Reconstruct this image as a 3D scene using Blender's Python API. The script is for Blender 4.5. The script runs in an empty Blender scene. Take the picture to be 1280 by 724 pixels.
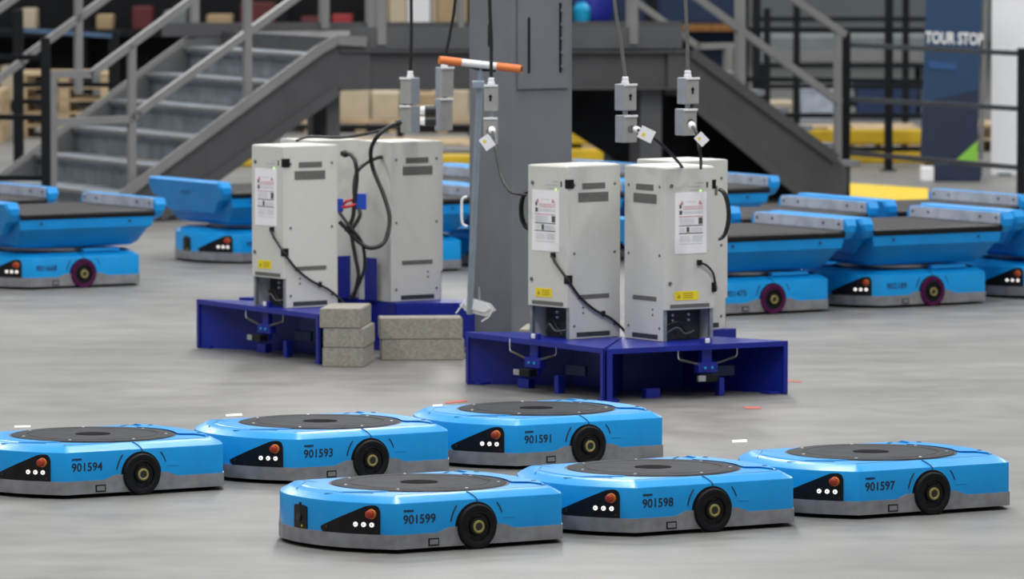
import bpy, bmesh, math, random
from mathutils import Vector, Matrix
random.seed(7)
PI = math.pi
scene = bpy.context.scene
COL = scene.collection

# ------------------------------------------------------------------ camera, world, lights, exposure
F = 7880.0; H = 2.51; H0 = -181.0
PITCH = math.atan((362 - H0) / F)
cam_d = bpy.data.cameras.new('camera'); cam = bpy.data.objects.new('camera', cam_d); COL.objects.link(cam)
cam.location = (0, 0, H); cam.rotation_euler = (PI/2 - PITCH, 0, 0)
cam_d.sensor_width = 36; cam_d.lens = F / 1280 * 36
cam_d.clip_end = 400
cam_d.dof.use_dof = True; cam_d.dof.focus_distance = 24.5; cam_d.dof.aperture_fstop = 6.0
scene.camera = cam
scene.view_settings.view_transform = 'Standard'; scene.view_settings.look = 'None'
scene.view_settings.gamma = 1; scene.view_settings.use_curve_mapping = False
scene.view_settings.exposure = -0.12
world = bpy.data.worlds.new('world'); scene.world = world; world.use_nodes = True
wb = world.node_tree.nodes['Background']; wb.inputs[0].default_value = (0.86, 0.93, 1.0, 1); wb.inputs[1].default_value = 0.30

def area(x, y, z, sx, sy, power, col=(1, 0.98, 0.95), rot=(0, 0, 0)):
    l = bpy.data.lights.new('bay_light', 'AREA'); l.shape = 'RECTANGLE'; l.size = sx; l.size_y = sy
    l.energy = power; l.color = col
    o = bpy.data.objects.new('bay_light', l); o.location = (x, y, z); o.rotation_euler = rot; COL.objects.link(o)
    return o
for yy in (14, 22, 30, 38, 46, 56, 66):
    for xx in (-7, 0, 7):
        area(xx, yy, 9.0, 1.2, 3.0, (170 if yy < 20 else 430) if yy < 52 else 300)

# ------------------------------------------------------------------ pixel helpers (frame 1280x724)
def ray(px, py):
    u = (px - 640) / F; v = -(py - 362) / F
    return Vector((u, math.cos(PITCH) + v*math.sin(PITCH), -math.sin(PITCH) + v*math.cos(PITCH)))
def G(px, py, z=0.0):
    d = ray(px, py); t = (z - H) / d.z
    return Vector((d.x*t, d.y*t, z))
def W(px, py, Y):
    d = ray(px, py); t = Y / d.y
    return Vector((d.x*t, Y, H + d.z*t))

# ------------------------------------------------------------------ materials
MATS = {}
def mat(name, col, rough=0.5, metal=0.0, noise=0.0, nscale=20.0, bump=0.0, emit=0.0, spec=0.5, coat=0.0, var=None):
    if name in MATS: return MATS[name]
    m = bpy.data.materials.new(name); m.use_nodes = True
    nt = m.node_tree; b = nt.nodes['Principled BSDF']
    b.inputs['Base Color'].default_value = (*col, 1); b.inputs['Roughness'].default_value = rough
    b.inputs['Metallic'].default_value = metal; b.inputs['Specular IOR Level'].default_value = spec
    b.inputs['Coat Weight'].default_value = coat; b.inputs['Coat Roughness'].default_value = 0.15
    if emit:
        b.inputs['Emission Color'].default_value = (*col, 1); b.inputs['Emission Strength'].default_value = emit
    tc = nt.nodes.new('ShaderNodeTexCoord')
    n = nt.nodes.new('ShaderNodeTexNoise'); n.inputs['Scale'].default_value = nscale; n.inputs['Detail'].default_value = 6
    nt.links.new(tc.outputs['Object'], n.inputs['Vector'])
    if noise:
        r = nt.nodes.new('ShaderNodeValToRGB')
        a = [max(0, c*(1-noise)) for c in col]; c2 = var or [min(1, c*(1+noise)) for c in col]
        r.color_ramp.elements[0].position = 0.35; r.color_ramp.elements[1].position = 0.65
        r.color_ramp.elements[0].color = (*a, 1); r.color_ramp.elements[1].color = (*c2, 1)
        nt.links.new(n.outputs['Fac'], r.inputs['Fac']); nt.links.new(r.outputs['Color'], b.inputs['Base Color'])
    if bump:
        bp = nt.nodes.new('ShaderNodeBump'); bp.inputs['Strength'].default_value = bump; bp.inputs['Distance'].default_value = 0.002
        nt.links.new(n.outputs['Fac'], bp.inputs['Height']); nt.links.new(bp.outputs['Normal'], b.inputs['Normal'])
    MATS[name] = m
    return m

MATTE = mat('matte_black', (0.006, 0.006, 0.007), 0.8, noise=0.1, spec=0.03)
BLUE = mat('blue_paint', (0.006, 0.300, 0.72), 0.36, noise=0.05, nscale=9, coat=0.12, spec=0.35)
BLUE2 = mat('blue_plastic', (0.003, 0.265, 0.68), 0.42, noise=0.05, nscale=6, coat=0.1, spec=0.35)
SKIRT = mat('scuffed_aluminium', (0.30, 0.30, 0.315), 0.46, 0.5, noise=0.17, nscale=16, bump=0.2)
DARKG = mat('charcoal_rubber', (0.022, 0.024, 0.030), 0.62, noise=0.35, nscale=10, spec=0.13)
BLACK = mat('black_plastic', (0.006, 0.006, 0.007), 0.4, noise=0.1, spec=0.3)
TYRE = mat('black_tyre', (0.006, 0.0065, 0.008), 0.6, noise=0.2, nscale=40, spec=0.22)
PURPLE = mat('purple_tyre', (0.065, 0.004, 0.05), 0.6, noise=0.2, nscale=40, spec=0.2)
HUBG = mat('brass_hub', (0.42, 0.36, 0.12), 0.4, 0.5, noise=0.1)
HUBD = mat('dark_steel', (0.05, 0.05, 0.05), 0.45, 0.6, noise=0.1)
RED = mat('red_button', (0.38, 0.035, 0.012), 0.35, noise=0.05)
ORANGE_C = mat('orange_collar', (0.55, 0.15, 0.02), 0.4, noise=0.05)
LIT = mat('lit_button', (1.0, 0.93, 0.88), 0.4, emit=1.1)
INK = mat('black_ink', (0.01, 0.015, 0.03), 0.6, noise=0.05)
INKB = mat('dark_blue_ink', (0.01, 0.05, 0.16), 0.6, noise=0.05)
GROOVE = mat('groove_dark_blue', (0.004, 0.06, 0.17), 0.6, noise=0.05)
STEEL = mat('brushed_steel', (0.52, 0.53, 0.56), 0.36, 0.75, noise=0.12, nscale=12)
LINER = mat('zinc_liner', (0.50, 0.55, 0.66), 0.42, 0.25, noise=0.16, nscale=10)
BELT = mat('belt_rubber', (0.032, 0.031, 0.034), 0.65, noise=0.12, nscale=30, spec=0.15)
CAB = mat('cabinet_grey_paint', (0.62, 0.62, 0.585), 0.5, noise=0.018, nscale=60, bump=0.05)
VENT = mat('vent_grey', (0.13, 0.13, 0.125), 0.6, noise=0.3, nscale=300)
PAPER = mat('white_paper', (0.90, 0.90, 0.94), 0.6, noise=0.02)
PINK = mat('red_print', (0.62, 0.24, 0.28), 0.6, noise=0.05)
PRINT = mat('grey_print', (0.42, 0.42, 0.46), 0.6, noise=0.1)
PRINTD = mat('dark_print', (0.08, 0.08, 0.09), 0.6, noise=0.1)
YEL = mat('yellow_label', (0.85, 0.68, 0.02), 0.5, noise=0.04)
YELD = mat('yellow_print', (0.40, 0.30, 0.01), 0.5, noise=0.04)
SPRING = mat('spring_wire', (0.24, 0.22, 0.17), 0.4, 0.3, noise=0.1)
DOCK = mat('dark_blue_paint', (0.010, 0.020, 0.27), 0.34, noise=0.08, nscale=8, coat=0.1, spec=0.35)
GALV = mat('galvanised_sheet', (0.33, 0.37, 0.39), 0.45, 0.6, noise=0.15)
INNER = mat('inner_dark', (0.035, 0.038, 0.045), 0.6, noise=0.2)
CABLE = mat('black_cable', (0.012, 0.012, 0.013), 0.45, noise=0.1)
BOX = mat('outlet_box_grey', (0.36, 0.39, 0.44), 0.42, 0.3, noise=0.06)
BOXF = mat('outlet_cover', (0.42, 0.42, 0.40), 0.4, 0.35, noise=0.08)
WHITE = mat('white_plastic', (0.80, 0.81, 0.84), 0.4, noise=0.02)
COLM = mat('column_grey_paint', (0.155, 0.165, 0.185), 0.45, noise=0.05, nscale=5, coat=0.1)
STAIR = mat('stair_grey_paint', (0.085, 0.087, 0.093), 0.5, noise=0.08, nscale=5)
STRG = mat('stringer_grey_paint', (0.066, 0.066, 0.070), 0.5, noise=0.08, nscale=5)
RAILM = mat('rail_grey_paint', (0.20, 0.20, 0.20), 0.40, noise=0.06, nscale=5)
TREAD = mat('tread_galvanised', (0.20, 0.225, 0.255), 0.5, 0.2, noise=0.22, nscale=7)
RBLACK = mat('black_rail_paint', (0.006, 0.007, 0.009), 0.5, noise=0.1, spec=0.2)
ORANGE = mat('orange_grip', (0.72, 0.20, 0.05), 0.4, noise=0.05)
POLE = mat('pole_blue_grey', (0.36, 0.43, 0.50), 0.35, 0.5, noise=0.06)
YELP = mat('yellow_paint', (0.55, 0.36, 0.008), 0.5, noise=0.12, nscale=5)
WOOD = mat('pale_wood', (0.46, 0.34, 0.20), 0.7, noise=0.3, nscale=6)
CARD = mat('cardboard', (0.40, 0.29, 0.16), 0.75, noise=0.12, nscale=4)
CARDL = mat('pale_cardboard', (0.52, 0.44, 0.32), 0.75, noise=0.12, nscale=4)
MAROON = mat('maroon_plastic', (0.10, 0.008, 0.012), 0.5, noise=0.1)
REDP = mat('red_plastic', (0.32, 0.02, 0.02), 0.5, noise=0.1)
NAVY = mat('navy_plastic', (0.02, 0.03, 0.35), 0.35, noise=0.1)
CYAN = mat('cyan_plastic', (0.01, 0.42, 0.75), 0.35, noise=0.1)
DUSKB = mat('dark_blue_plastic', (0.012, 0.035, 0.10), 0.5, noise=0.1)
GREYP = mat('grey_plastic', (0.16, 0.185, 0.19), 0.55, noise=0.12, nscale=5)
BANNER = mat('banner_blue', (0.008, 0.042, 0.115), 0.55, noise=0.08, nscale=2)
BANNERD = mat('banner_navy', (0.007, 0.016, 0.048), 0.55, noise=0.08, nscale=2)
BANNERL = mat('banner_mid_blue', (0.014, 0.075, 0.23), 0.55, noise=0.08, nscale=2)
GREEN = mat('banner_green', (0.22, 0.52, 0.05), 0.55, noise=0.05)
REDT = mat('red_tape', (0.50, 0.10, 0.07), 0.6, noise=0.2)
GLED = mat('green_led', (0.45, 1.0, 0.15), 0.4, emit=1.2)

def concrete_block_mat():
    m = mat('concrete_block', (0.30, 0.285, 0.245), 0.9, noise=0.16, nscale=70, bump=0.8)
    return m
BLOCK = concrete_block_mat()

def floor_mat():
    m = bpy.data.materials.new('polished_concrete'); m.use_nodes = True
    nt = m.node_tree; N = nt.nodes; L = nt.links; b = N['Principled BSDF']
    tc = N.new('ShaderNodeTexCoord')
    def noise(scale, det, sx=1, sy=1, rough=0.55):
        mp = N.new('ShaderNodeMapping'); mp.inputs['Scale'].default_value = (sx, sy, 1)
        L.new(tc.outputs['Object'], mp.inputs['Vector'])
        n = N.new('ShaderNodeTexNoise'); n.inputs['Scale'].default_value = scale; n.inputs['Detail'].default_value = det
        n.inputs['Roughness'].default_value = rough
        L.new(mp.outputs['Vector'], n.inputs['Vector']); return n
    n1 = noise(0.55, 5); n2 = noise(5.0, 8, 1, 1.0, 0.65); n3 = noise(60, 4)
    r1 = N.new('ShaderNodeValToRGB'); r1.color_ramp.elements[0].color = (0.140, 0.139, 0.136, 1); r1.color_ramp.elements[1].color = (0.215, 0.212, 0.206, 1)
    r1.color_ramp.elements[0].position = 0.3; r1.color_ramp.elements[1].position = 0.7
    L.new(n1.outputs['Fac'], r1.inputs['Fac'])
    r2 = N.new('ShaderNodeValToRGB'); r2.color_ramp.elements[0].color = (0.80, 0.80, 0.80, 1); r2.color_ramp.elements[1].color = (1.12, 1.12, 1.11, 1)
    r2.color_ramp.elements[0].position = 0.3; r2.color_ramp.elements[1].position = 0.72
    L.new(n2.outputs['Fac'], r2.inputs['Fac'])
    mx = N.new('ShaderNodeMixRGB'); mx.blend_type = 'MULTIPLY'; mx.inputs[0].default_value = 1
    L.new(r1.outputs[0], mx.inputs[1]); L.new(r2.outputs[0], mx.inputs[2])
    r3 = N.new('ShaderNodeValToRGB'); r3.color_ramp.elements[0].color = (0.93, 0.93, 0.93, 1); r3.color_ramp.elements[1].color = (1.05, 1.05, 1.05, 1)
    L.new(n3.outputs['Fac'], r3.inputs['Fac'])
    mx2 = N.new('ShaderNodeMixRGB'); mx2.blend_type = 'MULTIPLY'; mx2.inputs[0].default_value = 1
    L.new(mx.outputs[0], mx2.inputs[1]); L.new(r3.outputs[0], mx2.inputs[2])
    n4 = noise(1.8, 6, .6, 1.5, .62)
    r4 = N.new('ShaderNodeValToRGB'); r4.color_ramp.elements[0].color = (.86, .86, .86, 1); r4.color_ramp.elements[1].color = (1.12, 1.12, 1.11, 1)
    r4.color_ramp.elements[0].position = .36; r4.color_ramp.elements[1].position = .66
    L.new(n4.outputs['Fac'], r4.inputs['Fac'])
    mx3 = N.new('ShaderNodeMixRGB'); mx3.blend_type = 'MULTIPLY'; mx3.inputs[0].default_value = 1
    L.new(mx2.outputs[0], mx3.inputs[1]); L.new(r4.outputs[0], mx3.inputs[2])
    L.new(mx3.outputs[0], b.inputs['Base Color'])
    mr = N.new('ShaderNodeMapRange'); mr.inputs[3].default_value = 0.34; mr.inputs[4].default_value = 0.60
    L.new(n2.outputs['Fac'], mr.inputs[0]); L.new(mr.outputs[0], b.inputs['Roughness'])
    bp = N.new('ShaderNodeBump'); bp.inputs['Strength'].default_value = 0.12; bp.inputs['Distance'].default_value = 0.003
    L.new(n2.outputs['Fac'], bp.inputs['Height']); L.new(bp.outputs['Normal'], b.inputs['Normal'])
    return m
FLOOR = floor_mat()

# ------------------------------------------------------------------ mesh helpers
def obj(name, bm, m, parent=None, smooth=None, loc=None):
    me = bpy.data.meshes.new(name)
    bmesh.ops.recalc_face_normals(bm, faces=bm.faces)
    bm.to_mesh(me); bm.free(); me.materials.append(m)
    if smooth is not None:
        for p in me.polygons: p.use_smooth = True
        me.set_sharp_from_angle(angle=math.radians(smooth))
    o = bpy.data.objects.new(name, me); COL.objects.link(o)
    if parent: o.parent = parent
    if loc is not None: o.location = loc
    return o
def thing(name, label, cat, loc=(0, 0, 0), rz=0.0, group=None):
    o = bpy.data.objects.new(name, None); COL.objects.link(o); o.location = loc; o.rotation_euler = (0, 0, rz)
    o.empty_display_size = 0.1
    return tag(o, label, cat, group)
def tag(o, label, cat, group=None):
    o['label'] = label; o['category'] = cat
    if group: o['group'] = group
    return o
def struct(o): o['kind'] = 'structure'; return o
def copy_tree(o, parent=None, skip=()):
    c = o.copy(); COL.objects.link(c)
    if parent: c.parent = parent
    for ch in list(o.children):
        if ch.name.split('.')[0] in skip: continue
        copy_tree(ch, c, skip)
    return c
def B(): return bmesh.new()
def box(bm, x0, x1, y0, y1, z0, z1, bev=0.0, M=None):
    r = bmesh.ops.create_cube(bm, size=1.0); vs = r['verts']
    bmesh.ops.scale(bm, vec=(abs(x1-x0), abs(y1-y0), abs(z1-z0)), verts=vs)
    bmesh.ops.translate(bm, vec=((x0+x1)/2, (y0+y1)/2, (z0+z1)/2), verts=vs)
    if bev:
        es = list({e for v in vs for e in v.link_edges})
        r = bmesh.ops.bevel(bm, geom=es, offset=bev, segments=2, profile=0.5, affect='EDGES', clamp_overlap=True)
        vs = list({v for v in r['verts']} | {v for v in vs if v.is_valid})
    if M is not None: bmesh.ops.transform(bm, matrix=M, verts=[v for v in vs if v.is_valid])
    return bm
def bx(x0, x1, y0, y1, z0, z1, bev=0.0): return box(B(), x0, x1, y0, y1, z0, z1, bev)
def frame(p, q, up=Vector((0, 0, 1))):
    d = (q - p).normalized()
    if abs(d.dot(up)) > 0.98: up = Vector((0, 1, 0))
    s = d.cross(up).normalized(); u = s.cross(d).normalized()
    return d, s, u
def bar(bm, p, q, w, h, up=Vector((0, 0, 1))):
    p = Vector(p); q = Vector(q); d, s, u = frame(p, q, up)
    a = []
    for c in (p, q):
        a.append([bm.verts.new(c + s*sx*w/2 + u*sz*h/2) for sx, sz in ((-1, -1), (1, -1), (1, 1), (-1, 1))])
    for i in range(4): bm.faces.new((a[0][i], a[0][(i+1) % 4], a[1][(i+1) % 4], a[1][i]))
    bm.faces.new(a[0][::-1]); bm.faces.new(a[1]); return bm
def tube(bm, pts, r, seg=8, caps=True):
    pts = [Vector(p) for p in pts]; rings = []
    prev = None
    for i, p in enumerate(pts):
        a = pts[max(i-1, 0)]; b = pts[min(i+1, len(pts)-1)]
        d = (b - a).normalized()
        if prev is None:
            up = Vector((0, 0, 1)) if abs(d.z) < 0.9 else Vector((1, 0, 0))
            s = d.cross(up).normalized()
        else: s = (prev - d*prev.dot(d)).normalized()
        prev = s; u = s.cross(d)
        rr = r[i] if isinstance(r, (list, tuple)) else r
        rings.append([bm.verts.new(p + (s*math.cos(t) + u*math.sin(t))*rr) for t in [2*PI*k/seg for k in range(seg)]])
    for a, b in zip(rings, rings[1:]):
        for k in range(seg): bm.faces.new((a[k], a[(k+1) % seg], b[(k+1) % seg], b[k]))
    if caps: bm.faces.new(rings[0][::-1]); bm.faces.new(rings[-1])
    return bm
def spline(pts, n=8):
    pts = [Vector(p) for p in pts]; out = []
    P = [pts[0]] + pts + [pts[-1]]
    for i in range(1, len(P)-2):
        for k in range(n):
            t = k/n; a, b, c, d = P[i-1], P[i], P[i+1], P[i+2]
            out.append(0.5*((2*b) + (-a+c)*t + (2*a-5*b+4*c-d)*t*t + (-a+3*b-3*c+d)*t**3))
    out.append(pts[-1]); return out
def cable(pts, r, n=8, seg=8): return tube(B(), spline(pts, n), r, seg)
def prism(bm, poly, z0, z1):
    lo = [bm.verts.new((x, y, z0)) for x, y in poly]; hi = [bm.verts.new((x, y, z1)) for x, y in poly]
    n = len(poly)
    for i in range(n): bm.faces.new((lo[i], lo[(i+1) % n], hi[(i+1) % n], hi[i]))
    bm.faces.new(lo[::-1]); bm.faces.new(hi); return bm
def prism3(bm, pts, off):
    off = Vector(off); a = [bm.verts.new(p) for p in pts]; b = [bm.verts.new(Vector(p) + off) for p in pts]
    n = len(pts)
    for i in range(n): bm.faces.new((a[i], a[(i+1) % n], b[(i+1) % n], b[i]))
    bm.faces.new(a[::-1]); bm.faces.new(b); return bm
def loft(bm, rings, cap0=True, cap1=True):
    R = [[bm.verts.new(p) for p in r] for r in rings]; n = len(R[0])
    for a, b in zip(R, R[1:]):
        for i in range(n): bm.faces.new((a[i], a[(i+1) % n], b[(i+1) % n], b[i]))
    if cap0: bm.faces.new(R[0][::-1])
    if cap1: bm.faces.new(R[-1])
    return bm
def lathe(bm, prof, seg=40, axis='Z', o=(0, 0, 0), closed=False):
    rings = []; o = Vector(o)
    for r, h in prof:
        row = []
        for k in range(seg):
            t = 2*PI*k/seg; c, s = math.cos(t)*r, math.sin(t)*r
            v = (c, s, h) if axis == 'Z' else ((c, h, s) if axis == 'Y' else (h, c, s))
            row.append(bm.verts.new(Vector(v) + o))
        rings.append(row)
    for a, b in zip(rings, rings[1:]):
        for k in range(seg): bm.faces.new((a[k], a[(k+1) % seg], b[(k+1) % seg], b[k]))
    if closed:
        a, b = rings[-1], rings[0]
        for k in range(seg): bm.faces.new((a[k], a[(k+1) % seg], b[(k+1) % seg], b[k]))
    else:
        bm.faces.new(rings[0][::-1]); bm.faces.new(rings[-1])
    return bm
def text(name, s, size, m, parent, M, sx=1.0, bold=0.0, ext=0.0006):
    cu = bpy.data.curves.new(name, 'FONT'); cu.body = s; cu.size = size; cu.extrude = ext; cu.offset = bold
    cu.align_x = 'LEFT'; cu.resolution_u = 3
    t = bpy.data.objects.new(name, cu); COL.objects.link(t)
    dg = bpy.context.evaluated_depsgraph_get()
    me = bpy.data.meshes.new_from_object(t.evaluated_get(dg))
    bpy.data.objects.remove(t); bpy.data.curves.remove(cu)
    me.transform(M @ Matrix.Diagonal((sx, 1, 1, 1)))
    me.materials.clear(); me.materials.append(m); me.name = name
    o = bpy.data.objects.new(name, me); COL.objects.link(o)
    if parent: o.parent = parent
    return o
# text lying on a vertical plane facing local -y, starting at (x, y, z)
def TM(x, y, z, rz=0.0): return Matrix.Translation((x, y, z)) @ Matrix.Rotation(rz, 4, 'Z') @ Matrix.Rotation(PI/2, 4, 'X')

# ------------------------------------------------------------------ room
fl = struct(obj('floor', bx(-32, 32, -4, 92, -0.2, 0), FLOOR))
WALL = mat('wall_grey_panel', (0.30, 0.33, 0.34), 0.6, noise=0.06, nscale=0.8)
struct(obj('wall_back', bx(-32, 32, 86, 86.3, 0, 9), WALL))

# ------------------------------------------------------------------ the low drive robots
YAW = math.radians(32)
HALF = [(-.336, .400), (-.385, .343), (-.430, .280), (-.463, .218), (-.486, .150), (-.499, .075), (-.504, 0.0)]
REAR = [(.350, .400), (.372, .392), (.400, .345), (.432, .270), (.456, .180), (.470, .090), (.474, 0.0)]
near_nose = [(x, -y) for x, y in HALF]                 # corner to nose centre
far_nose = [(x, y) for x, y in HALF[:-1]][::-1]
far_rear = REAR; near_rear = [(x, -y) for x, y in REAR[:-1]][::-1]
FOOT = near_nose + far_nose + far_rear + near_rear      # closed outline, starts at the near nose corner
def dense(poly, step=0.02):
    out = []; n = len(poly)
    for i in range(n):
        a = Vector((*poly[i], 0)); b = Vector((*poly[(i+1) % n], 0)); L = (b-a).length; k = max(1, int(round(L/step)))
        for j in range(k): out.append(tuple((a + (b-a)*j/k)[:2]))
    return out
def offset(poly, d):                                    # d > 0 goes outward
    n = len(poly); out = []
    for i in range(n):
        p0 = Vector(poly[i-1]); p = Vector(poly[i]); p1 = Vector(poly[(i+1) % n])
        e0 = (p-p0).normalized(); e1 = (p1-p).normalized()
        n0 = Vector((e0.y, -e0.x)); n1 = Vector((e1.y, -e1.x))
        if n0.dot(Vector(p)) < 0 and n1.dot(Vector(p)) < 0: n0, n1 = -n0, -n1
        nn = (n0+n1).normalized(); k = d/max(0.5, nn.dot(n0))
        out.append((p.x + nn.x*k, p.y + nn.y*k))
    return out
CUM = [0.0]
for i in range(len(near_nose) + len(far_nose) - 1): CUM.append(CUM[-1] + (Vector(FOOT[i+1]) - Vector(FOOT[i])).length)
def perim(s, off=0.0):                                  # s metres along the nose from the near corner
    for i in range(len(CUM)-1):
        if s <= CUM[i+1] or i == len(CUM)-2:
            t = (s - CUM[i])/(CUM[i+1]-CUM[i]); a = Vector(FOOT[i]); b = Vector(FOOT[i+1]); p = a + (b-a)*t
            def nrm(j):
                a = Vector(FOOT[j]); b = Vector(FOOT[j+1]); e = (b-a).normalized(); n = Vector((e.y, -e.x))
                return n if n.dot(a) > 0 else -n
            n = nrm(i)
            if t < .5 and i > 0: n = (nrm(i-1)*(0.5-t) + n*(0.5+t)).normalized()
            elif t > .5 and i < len(CUM)-2: n = (nrm(i+1)*(t-0.5) + n*(1.5-t)).normalized()
            return p + n*off, n
def strip(s0, s1, n, zlo, zhi, off, th=0.004):
    bm = B(); rings = []
    for k in range(n+1):
        s = s0 + (s1-s0)*k/n; p, nn = perim(s, off); q = p - nn*th; a, b = zlo(s), zhi(s)
        rings.append([(p.x, p.y, a), (p.x, p.y, b), (q.x, q.y, b), (q.x, q.y, a)])
    return loft(bm, rings)

def build_drive(root, tyre, light=False):
    D = dense(FOOT, 0.03)
    rings = []
    for z, o in ((.060, 0), (.1775, 0), (.1815, -.002), (.199, -.036), (.2035, -.052), (.205, -.075)):
        rings.append([(x, y, z) for x, y in offset(D, o)])
    sh = obj('body_shell', loft(B(), rings), BLUE, root, smooth=32)
    # metal skirt, rising around the wheels
    def ztop(x):
        a = abs(x)
        if a < .115: return .086
        if a < .165: return .086 - (a-.115)/.05*.018
        return .068
    D2 = dense(FOOT, 0.012); o1 = offset(D2, .004); o0 = offset(D2, -.012)
    bm = B()
    loft(bm, [[(x, y, .016) for x, y in o0], [(x, y, .016) for x, y in o1],
              [(x, y, ztop(x) if abs(y) > .38 else .068) for x, y in o1], [(x, y, (ztop(x) if abs(y) > .38 else .068)) for x, y in o0]], False, False)
    obj('skirt', bm, SKIRT, root, smooth=30)
    obj('chassis', prism(B(), offset(FOOT, -.03), .012, .062), BLACK, root)
    # turntable
    bm = B(); lathe(bm, [(.332, .203), (.332, .2062), (.324, .2066), (.3235, .203)], 72, closed=True)
    tr = obj('turntable_rim', bm, BLACK, root)
    bm = B(); lathe(bm, [(.323, .203), (.323, .2085), (.315, .2105), (.262, .2105), (.260, .2085), (.255, .2085), (.253, .2105), (.075, .2105), (.070, .2075)], 72)
    tt = obj('turntable', bm, DARKG, root, smooth=30)
    obj('hub_shade_disc', lathe(B(), [(.068, .2075), (.068, .2110), (.066, .2112), (.064, .2110)], 32), MATTE, tt)  # flat black disc, the darkness of the hollow hub put into colour
    if not light:
        s0 = None
        for k in range(7):
            t = 2*PI*(k+.35)/7; x, y = .292*math.cos(t), .292*math.sin(t)
            if s0 is None: s0 = obj('screw', lathe(B(), [(.006, 0), (.006, .002), (.004, .003)], 8), STEEL, tt, loc=(x, y, .2103))
            else:
                c = s0.copy(); COL.objects.link(c); c.location = (x, y, .2103)
    # rear plateau and nose plateau
    arc = lambda r, a0, a1, n: [(r*math.cos(math.radians(a0 + (a1-a0)*k/n)), r*math.sin(math.radians(a0 + (a1-a0)*k/n))) for k in range(n+1)]
    pl = [(.300, -.178), (.350, -.212), (.345, -.300), (.362, -.292), (.385, -.230), (.402, -.155), (.413, -.070), (.415, 0)]
    pl += [(x, -y) for x, y in pl[:-1]][::-1] + arc(.338, 30, -30, 14)[1:-1]
    def slab(poly, z0, z1, ins=.007):
        c = offset(poly, -ins); return loft(B(), [[(x, y, z0) for x, y in poly], [(x, y, (z0*.4+z1*.6)) for x, y in offset(poly, -ins*.25)], [(x, y, z1) for x, y in c]])
    cv = obj('rear_cover', slab(pl, .2035, .2115), BLUE, root, smooth=20)
    obj('cover_groove', prism(B(), offset(pl, .005), .2045, .2056), GROOVE, cv)
    for yy in (-.20, .20): obj('latch', lathe(B(), [(.010, 0), (.010, .002), (.006, .003)], 12), GROOVE, cv, loc=(.372, yy, .2112))
    npl = arc(.345, 140, 218, 18) + [(-.415, -.15), (-.430, -.07), (-.434, 0), (-.430, .07), (-.415, .15)]
    nc = obj('nose_cover', slab(npl, .2025, .2090), BLUE, root, smooth=20)
    for q0, q1 in (((-.462, .10), (-.330, .262)), ((-.462, -.10), (-.335, -.235))):
        q0 = Vector((*q0, .2008)); q1 = Vector((*q1, .2056)); bm = B(); tube(bm, [q0, q0.lerp(q1, .5) + Vector((0, 0, .0012)), q1], .0016, 5); obj('nose_crease', bm, GROOVE, nc)
    # side seam, fender lines, number plate on both sides
    for s in (-1, 1):
        y = -.4008*1 if s < 0 else .4008
        bm = B(); tube(bm, spline([(-.012, s*.352, .2052), (-.004, s*.366, .2000), (.003, s*.399, .183), (.004, s*.4012, .165)], 5), .0022, 5)
        obj('seam', bm, GROOVE, sh)
        bm = B(); tube(bm, spline([(-.082, y, .164), (-.098, y, .138), (-.108, y, .106)], 5), [.001]+[.0026]*9+[.0026], 5); obj('fender_line', bm, INK, sh)
        bm = B(); tube(bm, spline([(.088, y, .166), (.100, y, .150), (.110, y, .128)], 5), .0019, 5); obj('fender_line', bm, INK, sh)
        bm = B(); box(bm, .118, .165, y-.0008, y+.0008, .110, .1112); obj('fender_mark', bm, CYAN, sh)
        bm = B(); box(bm, -.205, -.160, s*.4035, s*.4062, .022, .050, .001); pt = obj('rating_plate', bm, BLACK, root)
        bm = B(); box(bm, -.200, -.165, s*.406, s*.4068, .027, .045); 
        pp = obj('plate_text', bm, SKIRT, pt)
        # wheel, and a black disc behind it painting the shade of the gap
        bm = B(); lathe(bm, [(.089, min(s*.395, s*.4028)), (.089, max(s*.395, s*.4028))], 40, 'Y', (0, 0, .083)); obj('wheel_gap_shade', bm, BLACK, root)
        bm = B(); lathe(bm, [(.050, s*.375), (.076, s*.375), (.082, s*.383), (.082, s*.410), (.0775, s*.4165), (.062, s*.4175), (.056, s*.414), (.054, s*.404)], 48, 'Y', (0, 0, .082))
        wh = obj('wheel', bm, tyre, root, smooth=40)
        bm = B(); lathe(bm, [(.057, s*.39), (.057, s*.4135), (.052, s*.4150), (.049, s*.407), (.034, s*.405), (.031, s*.413), (.026, s*.415)], 36, 'Y', (0, 0, .082))
        for k in range(6):
            t = 2*PI*k/6; lathe(bm, [(.004, s*.404), (.004, s*.409)], 8, 'Y', (.042*math.cos(t), 0, .082+.042*math.sin(t)))
        obj('rim', bm, BLACK, wh, smooth=40)
        bm = B(); lathe(bm, [(.0145, s*.412), (.0235, s*.412), (.0235, s*.4205), (.0205, s*.422), (.0165, s*.422), (.0145, s*.4205)], 28, 'Y', (0, 0, .082), closed=True)
        obj('hub', bm, HUBG, wh, smooth=40)
        bm = B(); lathe(bm, [(.0145, s*.410), (.0145, s*.4190), (.010, s*.4195)], 20, 'Y', (0, 0, .082)); obj('axle_cap', bm, HUBD, wh)
    # control panel on the near side of the nose: low wedge rising to the right
    s_r, s_l = .062, .318
    def zl(s): return .0655 + max(0, (s-.30))/.018*.012
    def zh(s):
        if s < .085: return .150 + math.sqrt(max(0, 1-((.085-s)/.023)**2))*.024
        if s < .118: return .174 - ((s-.085)/.033)**2*.004
        t = (s-.118)/(s_l-.118); return .170 - t*(.170-.088) + 0
    cp = obj('control_panel', strip(s_r, s_l, 48, zl, zh, .0035, .008), BLACK, root, smooth=30)
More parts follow.
